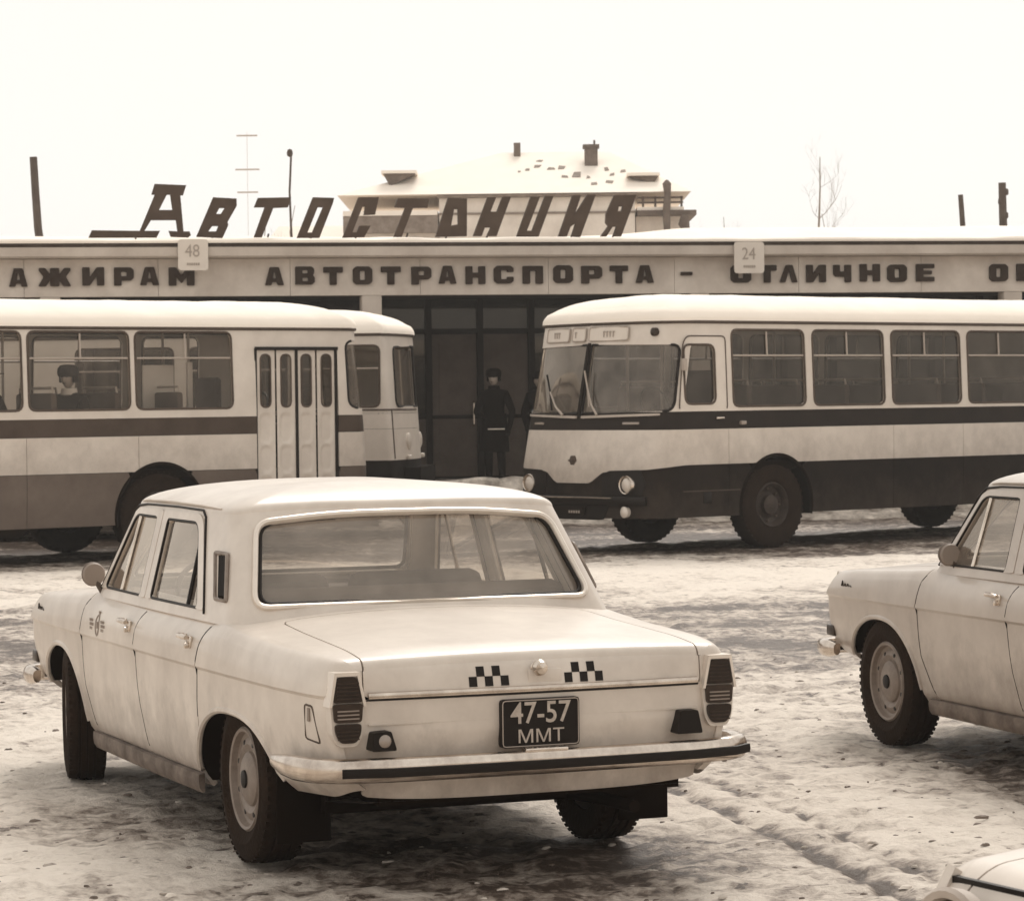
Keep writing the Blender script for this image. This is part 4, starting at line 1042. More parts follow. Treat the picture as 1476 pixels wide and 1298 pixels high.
    for s in (1, -1):
        pts = [(s * y, z) for y, z in lp_]
        mb = MB().prism(round_poly(pts, .014, 3), -1.062, -.985, 'x'); hl_ = mb.build('tail_lamp', M['paint'], root)
        up_ = [(.694, .829), (.788, .829), (.809, .705), (.799, .705), (.780, .815), (.702, .815), (.679, .705), (.669, .705)]
        MB().prism([(s * y, z) for y, z in up_], -1.076, -1.0, 'x').build('chrome_hood', M['bright'], hl_)
        for (pl_, k_, nm) in (([(.704, .812), (.778, .812), (.795, .72), (.681, .72)], 'lens_dark', 'lens'), ([(.681, .716), (.795, .716), (.789, .648), (.686, .648)], 'lens_mid', 'lens'), ([(.687, .643), (.789, .643), (.784, .604), (.766, .574), (.708, .574), (.690, .606)], 'lens_dark', 'lens')):
            mb = MB().prism(round_poly([(s * y, z) for y, z in pl_], .014, 4), -1.074, -1.05, 'x'); le_ = mb.build(nm, M[k_], hl_)
            zl_ = min(z for y, z in pl_); zh_ = max(z for y, z in pl_); rb2 = MB()
            for q in range(int((zh_ - zl_) / .014) - 1): rb2.box((-1.0755, s * .738, zl_ + .014 * (q + 1)), (.004, .082, .005))
            rb2.build('lens_rib', M['print_'] if k_ == 'lens_mid' else M['lens_mid'], le_, smooth=False)
    # fog lamp on the left, blank cover on the right
    tz = [(-.048, -.036), (.048, -.036), (.040, .032), (-.026, .036)]
    fb = MB().prism(round_poly([(.612 + a, .578 + b_) for a, b_ in tz], .008, 3), -1.105, -1.02, 'x').build('fog_lamp', M['black'], root)
    MB().lathe([(0, -.014), (.012, -.013), (.022, -.006), (.025, 0)], (-1.103, .61, .578), 'x', 18).build('lens', M['lens_clear'], fb)
    rc = MB().prism(round_poly([(-.60 + a * 1.05, .588 + b_ * 1.15) for a, b_ in [(-.052, -.04), (.052, -.04), (.034, .036), (-.034, .036)]], .008, 3), -1.10, -1.02, 'x').build('fog_lamp', M['black'], root)
    # licence plate
    pb = MB().prism(round_poly([(-.155, .525), (.155, .525), (.155, .703), (-.155, .703)], .014, 3), -1.092, -1.06, 'x').build('licence_plate', M['black'], root)
    def tx(s_, size, y, z, sx=.9, bold=.007):
        V, F = text(s_, size, .003, sx, size * bold); return MB().add([(-1.0940 - v[2], y - v[0], z + v[1]) for v in V], F)
    tx('47-57', .112, 0, .648, .92).build('numeral', M['platewhite'], pb, smooth=False)
    tx('ММТ', .068, 0, .563, 1.15, .0).build('numeral', M['platewhite'], pb, smooth=False)
    ed = MB().tube([(-1.094, y, z) for y, z in round_poly([(-.15, .53), (.15, .53), (.15, .698), (-.15, .698)], .012, 3)], .0022, 5, closed=True); ed.build('plate_edge', M['signink'], pb)
    MB().bbox((-1.13, 0, .520), (.05, .17, .018), .006).build('plate_lamp', M['chrome'], root)
    MB().sweep([(-1.052, -.655, .633), (-1.068, 0, .633), (-1.052, .655, .633)][::-1], [(-.004, -.004), (.004, -.003), (.005, .002), (-.004, .005)]).build('panel_crease', M['paint'], root)
    # bumpers
    pth = [(-.655, .892), (-.78, .898), (-.90, .888), (-.97, .870), (-1.03, .845), (-1.085, .77), (-1.125, .60), (-1.14, .30), (-1.145, 0)]
    full = pth + [(x, -y) for x, y in pth[::-1][1:]]
    prof = [(-.035, .036), (-.012, .042), (.008, .039), (.020, .028), (.025, .012), (.025, -.012), (.018, -.034), (.004, -.046), (-.014, -.046), (-.030, -.03)]
    scl = [.55, .85, 1, 1, 1, 1, 1, 1, 1, 1, 1, 1, 1, 1, 1, .85, .55]
    bmp = MB().sweep([(x, y, .478) for x, y in full], prof, scale=scl).build('rear_bumper', M['chrome'], root, angle=50)
    in_ = [(x, y) for x, y in full if -.86 < y < .80]
    strip = MB().sweep([(x, y, .470) for x, y in in_], [(.026, .017), (.040, .016), (.043, 0), (.040, -.016), (.026, -.017)], scale=[1] * len(in_)); strip.build('rubber_strip', M['black'], bmp)
    pf = [(3.38, .870), (3.45, .88), (3.53, .878), (3.60, .86), (3.65, .78), (3.69, .55), (3.71, 0)]
    ff = pf + [(x, -y) for x, y in pf[::-1][1:]]
    fbm_ = MB().sweep([(x, y, .455) for x, y in ff][::-1], prof, scale=[.7, 1, 1, 1, 1, 1, 1, 1, 1, 1, 1, 1, .7]).build('front_bumper', M['chrome'], root, angle=50)
    for y in (.42, -.42): MB().bbox((3.72, y, .49), (.05, .05, .16), .015).build('overrider', M['black'], fbm_)
    for s in (1, -1):
        # headlamp, indicator, side lamp
        h = MB().lathe([(.118, -.02), (.125, .012), (.118, .022), (.104, .020), (.098, .0)], (3.60, s * .66, .715), 'x', 32).build('headlamp', M['chrome'], root)
        MB().lathe([(.100, .0), (.08, .018), (.05, .028), (0, .032)], (3.60, s * .66, .715), 'x', 28).build('lens', M['lens_clear'], h)
        MB().bbox((3.515, s * .825, .545), (.10, .05, .06), .012).build('indicator', M['lens_mid'], root)
    gb = MB().box((3.51, 0, .71), (.03, 1.56, .26)).build('grille', M['black'], root, smooth=False)
    for i in range(25):
        y = -.54 + i * .045; MB().bbox((3.565, y, .69), (.03, .012, .185), .004).build('slat', M['chrome'], gb)
    MB().sweep([(3.56, .77, .80), (3.585, .4, .80), (3.59, 0, .80), (3.585, -.4, .80), (3.56, -.77, .80)][::-1], [(-.01, -.012), (.012, -.01), (.014, .008), (-.01, .012)]).build('grille_trim', M['chrome'], gb)
    # mirror on the left wing
    mb = MB().tube([(2.26, .80, .93), (2.275, .815, .955), (2.285, .83, .985)], [.018, .014, .012], 8).build('mirror', M['pole'], root)
    hd = MB(); ring = [(0, .0), (.035, .006), (.055, .018), (.060, .03), (.050, .055), (.03, .07), (0, .076)]
    hd.lathe(ring, (2.275, .84, 1.015), 'x', 22); h_ = hd.build('mirror_head', M['rocker'], mb)
    h_.data.transform(Matrix.Translation((2.275, .84, 1.015)) @ Matrix.Diagonal((1, .9, .95, 1)) @ Matrix.Translation((-2.275, -.84, -1.015)))
    MB().lathe([(0, -.004), (.048, -.003), (.054, .008)], (2.275, .84, 1.015), 'x', 20).build('mirror_glass', M['print_'], mb)
    # script badge on the front wing
    for s in (1, -1):
        pts = [(3.30, .800), (3.285, .825), (3.28, .80), (3.262, .803), (3.25, .812), (3.245, .80), (3.225, .803), (3.215, .812), (3.205, .801), (3.185, .806), (3.165, .800)]
        MB().tube([(x, s * (float(cW(np.array(x))) - .009), z - .004) for x, z in (pts if s > 0 else [(6.465 - p[0], p[1]) for p in pts])], .004, 5).build('script_badge', M['lens_dark'], root)
    # wheels, underbody, mudflaps, exhaust
    for x, yt in ((0, .71), (2.8, .735)):
        for s in (1, -1): make_wheel(root, x - (.03 if x == 0 else 0), s * yt + (.03 if x == 0 else .035), s, 0 if x == 0 else R(-11))
    mb = MB().box((1.3, 0, .30), (3.6, 1.28, .12)); mb.tube([(0, -.62, .33), (0, .62, .33)], .05, 8); mb.box((2.8, 0, .30), (.2, 1.2, .1)); mb.box((-.62, 0, .40), (.75, 1.2, .14)); mb.box((3.15, 0, .5), (.6, 1.0, .3))
    mb.lathe([(0, -.13), (.12, -.12), (.12, .12), (0, .13)], (0, 0, .33), 'y', 12); mb.build('underbody', M['under'], root, smooth=False)
    MB().tube([(-.2, -.35, .24), (-.7, -.38, .27), (-1.08, -.38, .28)], .024, 8).build('exhaust_pipe', M['under'], root)
    for s in (1, -1):
        MB().bbox((-.43, s * .705, .28), (.012, .215, .30), .004).build('mudflap', M['under'], root)
    # cabin
    mb = MB().bbox((1.2, 0, .40), (2.1, 1.5, .06), .02); mb.build('cabin_floor', M['interior'], root)
    def seat(x, wdt, y, nm):
        o = MB().bbox((x, y, .56), (.50, wdt, .17), .05); o = o.build(nm, M['seatcloth'], root)
        bk = MB(); rot = Matrix.Rotation(R(-13), 4, 'Y'); b2 = MB().bbox((0, 0, 0), (.14, wdt, .50), .05)
        bk.add([tuple(rot @ Vector(v) + Vector((x - .27, y, .80))) for v in b2.V], b2.F); bk.build('seat_back', M['seatcloth'], o)
    seat(.62, 1.36, 0, 'rear_seat'); seat(1.55, .62, .36, 'front_seat'); seat(1.55, .62, -.36, 'front_seat')
    MB().bbox((.27, 0, .925), (.30, 1.16, .03), .01).build('parcel_shelf', M['interior'], root)
    MB().bbox((2.12, 0, .84), (.30, 1.42, .20), .06).build('dashboard', M['interior'], root)
    sw = MB(); c0 = Vector((1.86, .36, .93)); ax = Vector((-.75, 0, .66)).normalized(); a1 = Vector((0, 1, 0)); a2 = ax.cross(a1)
    sw.tube([c0 + a1 * .195 * math.cos(a) + a2 * .195 * math.sin(a) for a in np.linspace(0, 2 * math.pi, 28, endpoint=False)], .012, 6, closed=True)
    sw.tube([c0 - a1 * .19, c0 - ax * .04, c0 + a1 * .19], .012, 6); sw.tube([c0 - ax * .03, c0 - ax * .35], .02, 6); sw.build('steering_wheel', M['black'], root)
    MB().bbox((1.93, 0, 1.29), (.03, .22, .06), .01).build('rear_view_mirror', M['black'], root)
    return root
def c_prof(x):
    s = np.linspace(0, 1, 80); y, z = c_section(np.full(80, x), s); return np.maximum.accumulate(z), y

taxi0 = make_taxi()
CAR_GRP = 'pale taxi saloons parked on the snow'
taxi1 = copy_tree(taxi0); taxi2 = copy_tree(taxi0)
TZ = -.012
taxi0.location = (-.3121, 11.895, TZ); taxi0.rotation_euler = (0, 0, 1.9511)
tag(taxi0, 'pale taxi in the foreground seen from behind with plate 47-57 and checkers', 'taxi', CAR_GRP)
taxi1.location = (3.553, 12.756, TZ); taxi1.rotation_euler = (0, 0, 1.8754)
def repaint(o, m):
    for c in o.children:
        if c.type == 'MESH' and c.data.materials and c.data.materials[0] == M['paint']:
            c.material_slots[0].link = 'OBJECT'; c.material_slots[0].material = m
        repaint(c, m)
repaint(taxi1, M['paint2'])
for c in taxi1.children:
    if c.name.startswith('wheel') and c.location.x > 1 and 'housing' not in c.name: c.rotation_euler = (0, 0, 0 if c.location.y > 0 else math.pi)
[c for c in taxi1.children if c.name.startswith('mirror')][0].location = (-.20, -.01, 0)
tag(taxi1, 'pale saloon at right edge showing its front wheel, wing and mirror', 'taxi', CAR_GRP)
taxi2.location = (4.345, 6.90, TZ); taxi2.rotation_euler = (0, 0, R(208))
tag(taxi2, 'pale saloon in bottom right corner showing only its front wing', 'taxi', CAR_GRP)
for c in taxi2.children:
    if c.name.startswith('headlamp'):
        c.material_slots[0].link = 'OBJECT'; c.material_slots[0].material = M['plain_steel']
        for g_ in c.children: g_.material_slots[0].link = 'OBJECT'; g_.material_slots[0].material = M['lens_dark']
# door emblem of the foreground taxi: oval crest between two small text blocks
fd = [c for c in taxi0.children if c.name.startswith('front_door')][0]
ey = lambda x, z: float(np.interp(z, *c_prof(x))) + .0012
em = MB(); P_ = [(2.02 + .03 * math.cos(a), .80 + .045 * math.sin(a)) for a in np.linspace(0, 2 * math.pi, 24, endpoint=False)]
em.tube([(x, ey(x, z), z) for x, z in P_], .006, 5, closed=True, flat=.5); em.box((2.02, ey(2.02, .852), .856), (.026, .004, .014)); em.box((2.02, ey(2.02, .80) + .001, .80), (.04, .004, .03))
em.build('door_crest', M['print_'], fd)
for cx in (2.125, 1.92):
    mb = MB()
    for r_ in range(3):
        for q in range(3 if r_ != 1 else 4): mb.box((cx + .026 - q * .018, ey(cx, .80), .818 - r_ * .019), (.011, .003, .013))
    mb.build('door_lettering', M['print_'], fd, smooth=False)
# ================================================================== buses (x forward from front axle, y left, z up)
BZ = [.40, .997, 1.001, 1.409, 1.413, 1.611, 1.615, 2.63]
def bus_surface(xfz, X1, xr, rc=.52):
    zz, xx = zip(*xfz)
    UL = 1.9 + (X1 - (xr + .3))          # end of the straight side
    def fn(u, z):
        xf = np.interp(z, zz, xx); x = np.zeros_like(u); y = np.zeros_like(u)
        m = u <= .95; f = u / .95
        x = np.where(m, xf - .13 * f ** 2, x); y = np.where(m, .95 * f, y)
        m = (u > .95) & (u <= 1.5); f = (u - .95) / .55
        ax = xf - .13; x = np.where(m, (1 - f) ** 2 * ax + 2 * f * (1 - f) * (ax - .06) + f * f * (xf - rc), x)
        y = np.where(m, (1 - f) ** 2 * .95 + 2 * f * (1 - f) * 1.25 + f * f * 1.25, y)
        m = (u > 1.5) & (u <= 1.9); f = (u - 1.5) / .4
        x = np.where(m, (xf - rc) + (X1 - (xf - rc)) * f, x); y = np.where(m, 1.25, y)
        m = (u > 1.9) & (u <= UL); x = np.where(m, X1 - (u - 1.9), x); y = np.where(m, 1.25, y)
        m = (u > UL) & (u <= UL + .4); f = np.clip((u - UL) / .4, 0, 1)
        x = np.where(m, (1 - f) ** 2 * (xr + .3) + 2 * f * (1 - f) * xr + f * f * xr, x); y = np.where(m, (1 - f) ** 2 * 1.25 + 2 * f * (1 - f) * 1.25 + f * f * .95, y)
        m = u > UL + .4; x = np.where(m, xr, x); y = np.where(m, np.maximum(0, .95 - (u - UL - .4)), y)
        y = y * (1 - .030 * np.clip((z - 1.65) / 1.0, 0, 1.1) ** 1.3 - .018 * np.clip((1.0 - z) / .6, 0, 1) ** 1.5)
        return np.stack([x, y, z], 1)
    return fn, UL + .4 + .95, UL

def rrect(x0, z0, x1, z1, r=.08): return round_poly(rect(x0, z0, x1, z1), r, 5)

def make_bus(name, cfg):
    root = empty(name, (0, 0, 0))
    fn, UE, UL = bus_surface(cfg['xf'], cfg['X1'], cfg['xr'], cfg.get('rc', .52))
    us = np.concatenate([np.linspace(0, .95, 15), np.linspace(.99, 1.5, 15), np.linspace(1.53, 1.9, 10), np.arange(1.98, UL, .085), np.linspace(UL, UL + .4, 8), np.linspace(UL + .5, UE, 7)])
    us = np.unique(np.concatenate([us] + [[cfg['X1'] + 1.9 - x_ + e_ for e_ in (-.0032, .0032)] for x_ in cfg['seams'] if x_ < cfg['X1']]))
    C_, CU, ST, SK = M[cfg['cream']], M['cream_up'], M[cfg['stripe']], M[cfg['skirt']]
    arches = cfg.get('arches', [0.0, -5.15]); GLS = M[cfg.get('glass', 'bglass')]
    def archd(x, z):
        return np.minimum.reduce([np.hypot(x - a, np.minimum(z - .50, 0) * .2 + np.maximum(z - .50, 0) * .98) - .575 for a in arches])
    front_lo = cfg.get('front_lo')
    def cut(u): return np.interp(u, *front_lo) if front_lo else np.full_like(u, BZ[1])
    for s in (1, -1):
        S = 'L' if s > 0 else 'R'
        wins = cfg['win' + S]; door = cfg.get('door' + S)
        dsd = poly_sdf(rrect(door[0], .36, door[1], door[2], .03)) if door else None
        fl = (s < 0)
        def hole(P, u, d):
            if dsd is not None: d = np.maximum(d, np.where(u > 1.5, -dsd(P[:, 0], P[:, 2]), -1))
            return d
        # belt of windows
        polys = [rrect(*w_, .09) for w_ in wins]; sds = [poly_sdf(p_) for p_ in polys]
        ws = cfg['ws']; wpoly = round_poly(ws, [.03, .12, .10, .03], 6); wsd = poly_sdf(wpoly)
        def sd_up(P, u, v):
            d = np.maximum(v - BZ[7], BZ[6] - v) - 1e-6; x, z = P[:, 0], P[:, 2]
            q = np.full(len(u), 1e3)
            for f_ in sds: q = np.minimum(q, f_(x, z))
            q = np.where(u > 1.45, q, 1e3)
            q = np.minimum(q, wsd(u, v))
            return hole(P, u, np.maximum(d, -q))
        zs = np.linspace(BZ[6] - .09, BZ[7], 22)
        def sd_u2(P, u, v):     # the windscreen dips below the belt line at the front
            return np.maximum(sd_up(P, u, v), -1)
        zs = np.unique(np.concatenate([[BZ[6]], np.linspace(BZ[6], BZ[7], 22)]))
        V, F = clip_patch(fn, us, zs, sd_up, lip=.035)
        MB().add([(v[0], v[1] * s, v[2]) for v in V], F, 0, flip=fl).build('window_belt', CU, root, angle=30, fix=False)
        def band(nm, z0, z1, m, ulim=None, x0=None, x1=None, top=None, bot=None):
            zs_ = np.linspace(z0, z1, 9)
            def sd_(P, u, v):
                d = np.full(len(u), -1.0)
                if x0 is not None: d = np.maximum(d, np.maximum(P[:, 0] - x1, x0 - P[:, 0]))
                if top is not None: d = np.maximum(d, v - top(u))
                if bot is not None: d = np.maximum(d, bot(u) - v)
                if ulim: d = np.maximum(d, np.maximum(u - ulim[1], ulim[0] - u))
                d = np.maximum(d, np.where((u > 1.3) & (u < UL + .2), -archd(P[:, 0], P[:, 2]), -1))
                d = np.maximum(d, -wsd(u, v))
                return hole(P, u, d)
            V, F = clip_patch(fn, us, zs_, sd_, lip=.02)
            if not len(V): return
            for V, F in islands(V, F): MB().add([(v[0], v[1] * s, v[2]) for v in V], F, 0, flip=fl).build(nm, m, root, angle=30, fix=False)
        band('stripe_panel', BZ[4], BZ[5], ST)
        seams = [cfg['xf'][0][1] + .3] + cfg['seams'] + [cfg['xr'] - .1]
        for a, b_ in zip(seams[:-1], seams[1:]):
            band('side_panel', BZ[2] if not front_lo else .75, BZ[3], C_, x0=b_ + .003, x1=a - .003, bot=(lambda u: np.maximum(cut(u) + .004, 0)) if front_lo else None)
            band('skirt_panel', BZ[0], BZ[1], SK, x0=b_ + .003, x1=a - .003, top=(lambda u: cut(u) - .002))
        # dark inner lining behind the seams
        V, F = clip_patch(fn, us[::2], np.linspace(.42, 1.58, 6), lambda P, u, v: hole(P, u, np.maximum(np.where(u > 1.3, -archd(P[:, 0], P[:, 2]) + .03, -1), np.maximum(v - 1.55, -1))), offset=0)
        c0 = np.array((0, 0, 0.)); V = np.array(V); V[:, 1] *= .972; V[:, 0] = np.where(V[:, 0] > cfg['X1'], V[:, 0] - .03, V[:, 0])
        MB().add([(v[0], v[1] * s, v[2]) for v in V], F, 0, flip=fl).build('inner_lining', M['under'], root, fix=False)
        # glass, gaskets and bars of each window
        for i, (w_, p_, f_) in enumerate(zip(wins, polys, sds)):
            uu_ = us[(us > 1.4)]
            V, F = clip_patch(fn, uu_, zs, lambda P, u, v: f_(P[:, 0], P[:, 2]) - .006, offset=-.02)
            g_ = MB().add([(v[0], v[1] * s, v[2]) for v in V], F, 0, flip=fl).build('window', GLS, root, fix=False)
            def onside(x, z, o=.0):
                # nearest u for x on the side
                uu2 = np.linspace(1.45, UL, 400); PP = fn(uu2, np.full(400, z)); k = int(np.argmin(np.abs(PP[:, 0] - x))); return (x, s * (PP[k, 1] + o), z)
            MB().tube([onside(x, z, .002) for x, z in p_], .013, 6, closed=True).build('gasket', M['pole'], g_)
            if w_[1] - 0 < 1.75 and w_[2] - w_[0] > .9:
                zb = w_[3] - .30; mb = MB()
                mb.tube([onside(w_[0] + .02, zb, -.004), onside(w_[2] - .02, zb, -.004)], .012, 6)
                xm = (w_[0] + w_[2]) / 2 + .02; mb.tube([onside(xm, zb, -.004), onside(xm, w_[3] - .02, -.004)], .012, 6); mb.build('window_bar', M['plain_steel'], g_)
        # windscreen half
        u_ = us[us < 1.6]; zf = np.linspace(1.5, 2.45, 16)
        V, F = clip_patch(fn, u_, zf, lambda P, u, v: wsd(u, v) - .006, offset=-.015)
        g_ = MB().add([(v[0], v[1] * s, v[2]) for v in V], F, 0, flip=fl).build('windscreen', M['wglass'], root, fix=False)
        W_ = np.array(wpoly); PP = fn(W_[:, 0], W_[:, 1]); MB().tube([(p[0] + .003, s * p[1], p[2]) for p in PP], .015, 6, closed=True).build('gasket', M['black'], g_)
        # seat rows
        for k in range(8):
            x = .55 - k * .82
            if x < cfg['xr'] + .6: break
            if door and door[0] - .5 < x < door[1] + .1: continue
            so = MB().bbox((x, s * .72, 1.30), (.42, .86, .10), .03).build('seat', M['seatcloth'], root)
            mb = MB().bbox((x - .22, s * .72, 1.62), (.09, .86, .58), .035); mb.build('seat_back', M['seatcloth'], so)
            MB().tube([(x - .22, s * .32, 1.88), (x - .22, s * .34, 1.97), (x - .22, s * 1.10, 1.97), (x - .22, s * 1.12, 1.88)], .014, 6).build('grab_rail', M['plain_steel'], so)
            MB().box((x, s * .72, 1.075), (.3, .5, .35)).build('seat_leg', M['under'], so, smooth=False)
        # wheels
        for ax in arches:
            wz = empty('wheel', (ax, s * 1.06, .50)); wz.parent = root
            if s < 0: wz.rotation_euler = (0, 0, math.pi)
            pr_ = [(.27, -.10), (.33, -.13), (.43, -.135), (.49, -.115), (.505, -.09), (.506, .09), (.49, .115), (.43, .135), (.33, .13), (.285, .12), (.27, .10)]
            tb = MB().lathe(pr_, n=48)
            for i in range(40):
                a = 2 * math.pi * i / 40
                for yy in (-.1, .1): tb.box((.492 * math.cos(a), yy, .492 * math.sin(a)), (.02, .04, .03), 0, Matrix.Rotation(-a, 4, 'Y'))
            tb.build('tyre', M['rubber'], wz, angle=50)
            MB().lathe([(.272, -.1), (.272, .10), (.255, .118), (.24, .10), (.225, .02), (.16, .0), (.12, .03), (.115, .085), (.08, .095), (0, .10)], n=36).build('rim', M['busrim'], wz, angle=35)
            for i in range(8):
                a = 2 * math.pi * i / 8; MB().lathe([(.016, .0), (.016, .03), (0, .034)], (.19 * math.cos(a), .005, .19 * math.sin(a)), 'y', 6).build('wheel_nut', M['pole'], wz)
            P_ = []
            for a in np.linspace(-.2, math.pi + .2, 30):
                x = ax + .585 * math.cos(a); z = .50 + .59 * math.sin(a)
                P_.append((x, s * (1.255 if z > 1 else 1.25 - .0225 * max(0, (1 - z) / .6) ** 1.5), z))
            MB().tube(P_, .022, 6).build('arch_trim', M['under'], root)
            mbh = MB(); n2 = len(P_); Vh = [(p[0], p[1] - s * .02, p[2]) for p in P_] + [(p[0], s * .75, p[2]) for p in P_]
            mbh.add(Vh, [(i, i + 1, n2 + i + 1, n2 + i) for i in range(n2 - 1)] + [tuple(range(n2, 2 * n2))]).build('wheel_housing', M['under'], root, fix=False)
        # roof half
        def rf(u, th):
            P = fn(u, np.full_like(u, 2.632)); cx = np.clip(P[:, 0], cfg['xr'] + 1.0, cfg['xf'][-1][1] - 1.15); c = np.cos(th)
            ov = 1 + (.045 + .02 * (u < 1.2)) * ss(0, .1, th) * 0
            x = cx + (P[:, 0] - cx) * c; y = P[:, 1] * c ** .9; z = 2.655 + .345 * np.sin(th) ** .86
            z = z + (.018 * (fbm(x * 1.3 + 5, y * 2.2 + 3, 3) - .5) + .01 * (vnoise(x * 6, y * 6) - .5)) * ss(.1, .6, th)
            return np.stack([x, y, z], 1)
        th = np.concatenate([np.linspace(0, .3, 7), np.linspace(.4, math.pi / 2 - 1e-3, 14)])
        V, F = clip_patch(rf, us[::1], th, lambda P, u, v: np.full(len(u), -1.0))
        MB().add([(v[0] + (.03 if v[0] > cfg['X1'] and v[2] < 2.8 else 0), v[1] * s * (1.012 if v[2] < 2.72 else 1.008), v[2]) for v in V], F, 0, flip=fl).build('roof', M['snow'] if cfg.get('snowroof', True) else CU, root, angle=60, fix=False)
        G_ = fn(us[us < UL + .3], np.full((us < UL + .3).sum(), 2.64)); MB().tube([(p[0] + .012 * (p[0] > cfg['X1']), s * (p[1] + .012), 2.642) for p in G_], .019, 6, flat=.8).build('gutter', M[cfg.get('gutter', 'pole')], root)
        # door leaves
        if door:
            a, b_, zt = door; yb = s * 1.215; hw = (b_ - a) / 4
            for leaf in range(2):
                lf = empty('door_leaf', (0, 0, 0)); lf.parent = root
                for q in range(2):
                    x0 = a + .02 + (leaf * 2 + q) * (hw - .005); x1 = x0 + hw - .03
                    slot = poly_sdf(rrect(x0 + .06, 1.72, x1 - .06, zt - .08, .07))
                    recs = [poly_sdf(rrect(x0 + .05, z0, x1 - .05, z1, .09)) for z0, z1 in ((1.30, 1.64), (.95, 1.26), (.5, .9))]
                    def fp(u, v): return np.stack([u, np.full_like(u, 0.0), v], 1)
                    o_ = rrect(x0, .42, x1, zt - .02, .015); so = poly_sdf(o_)
                    def pan(u, v):
                        y = np.zeros_like(u)
                        for r_ in recs: y = y - .014 * ss(.012, -.012, r_(u, v))
                        return np.stack([u, y, v], 1)
                    V, F = clip_patch(pan, np.linspace(x0 - .01, x1 + .01, 20), np.linspace(.40, zt, 90), lambda P, u, v: np.maximum(so(u, v), -slot(u, v)), lip=0)
                    V = [(v[0], yb + s * v[1], v[2]) for v in V]; mb = MB().add(V, F, 0, flip=(s > 0))
                    pn = mb.build('door_panel', CU, lf, angle=60, fix=False)
                    mb = MB(); mb.add([(x, yb - s * .012, z) for x, z in rrect(x0 + .05, 1.71, x1 - .05, zt - .07, .07)], [tuple(range(20))], 0, flip=(s > 0)); mb.build('door_glass', GLS, lf, fix=False)
                    MB().tube([(x, yb + s * .004, z) for x, z in rrect(x0 + .06, 1.72, x1 - .06, zt - .08, .07)], .010, 6, closed=True).build('gasket', M['pole'], lf)
            mb = MB()
            for x in (a + .008, (a + b_) / 2, b_ - .02): mb.box((x, s * 1.205, (.42 + zt) / 2), (.035, .05, zt - .44))
            mb.box(((a + b_) / 2, s * 1.222, zt - .01), (b_ - a, .05, .04)); mb.build('door_seal', M['black'], root, smooth=False)
            MB().box(((a + b_) / 2, s * .9, .60), (b_ - a - .02, .5, .5)).build('door_step', M['under'], root, smooth=False)
    # chassis and floor
    mb = MB().box(((cfg['X1'] + cfg['xr']) / 2, 0, .62), (cfg['X1'] - cfg['xr'] - .3, 1.40, .5)); mb.box(((cfg['X1'] + cfg['xr']) / 2, 0, .97), (cfg['X1'] - cfg['xr'] - .2, 2.36, .10))
    for ax in arches: mb.tube([(ax, -1, .5), (ax, 1, .5)], .09, 8)
    mb.box((cfg['X1'] + .4, 0, .70), (1.0, 1.7, .4)); mb.build('chassis', M['under'], root, smooth=False)
    # driver's place
    x = cfg['X1'] - .1
    so = MB().bbox((x, .72, 1.42), (.48, .5, .12), .04).build('driver_seat', M['seatcloth'], root); MB().bbox((x - .26, .72, 1.78), (.10, .5, .62), .04).build('seat_back', M['seatcloth'], so)
    MB().bbox((cfg['xf'][2][1] - .36, 0, 1.38), (.30, 2.1, .28), .06).build('dashboard', M['interior'], root)
    c0 = Vector((cfg['xf'][2][1] - .55, .72, 1.68)); sw = MB().tube([c0 + Vector((.08 * math.cos(a), .24 * math.sin(a), .22 * math.cos(a))) for a in np.linspace(0, 2 * math.pi, 24, endpoint=False)], .016, 6, closed=True)
    sw.tube([c0, c0 + Vector((.3, 0, -.3))], .03, 6); sw.build('steering_wheel', M['black'], root)
    for s in (1, -1):
        for k in (0, 3, 6):
            MB().tube([(.95 - k * .82, s * .30, 1.0), (.95 - k * .82, s * .30, 2.75)], .018, 6).build('handrail', M['plain_steel'], root)
    root['_xf'] = 0; del root['_xf']
    return root, fn

rb_cfg = dict(xf=[(.40, 2.14), (1.0, 2.10), (1.5, 1.99), (2.4, 1.80), (2.66, 1.76)], X1=1.05, xr=-8.1, cream='cream', stripe='stripe', skirt='skirt',
    ws=[(.035, 1.60), (1.34, 1.625), (1.32, 2.38), (.035, 2.40)],
    winL=[(.98, 1.70, 1.46, 2.38), (-.49, 1.665, .70, 2.555), (-1.85, 1.665, -.63, 2.555), (-3.23, 1.665, -1.99, 2.555), (-4.60, 1.665, -3.37, 2.555), (-5.97, 1.665, -4.74, 2.555), (-7.34, 1.665, -6.11, 2.555)],
    winR=[(-.49, 1.665, .70, 2.555), (-1.85, 1.665, -.63, 2.555), (-3.23, 1.665, -1.99, 2.555), (-4.60, 1.665, -3.37, 2.555), (-5.97, 1.665, -4.74, 2.555)],
    seams=[.78, -2.0, -3.26, -4.67, -6.04], front_lo=([0, .30, .50, 1.1, 1.6], [.795, .795, .925, .955, .999]), gutter='stripe_l', glass='rglass')
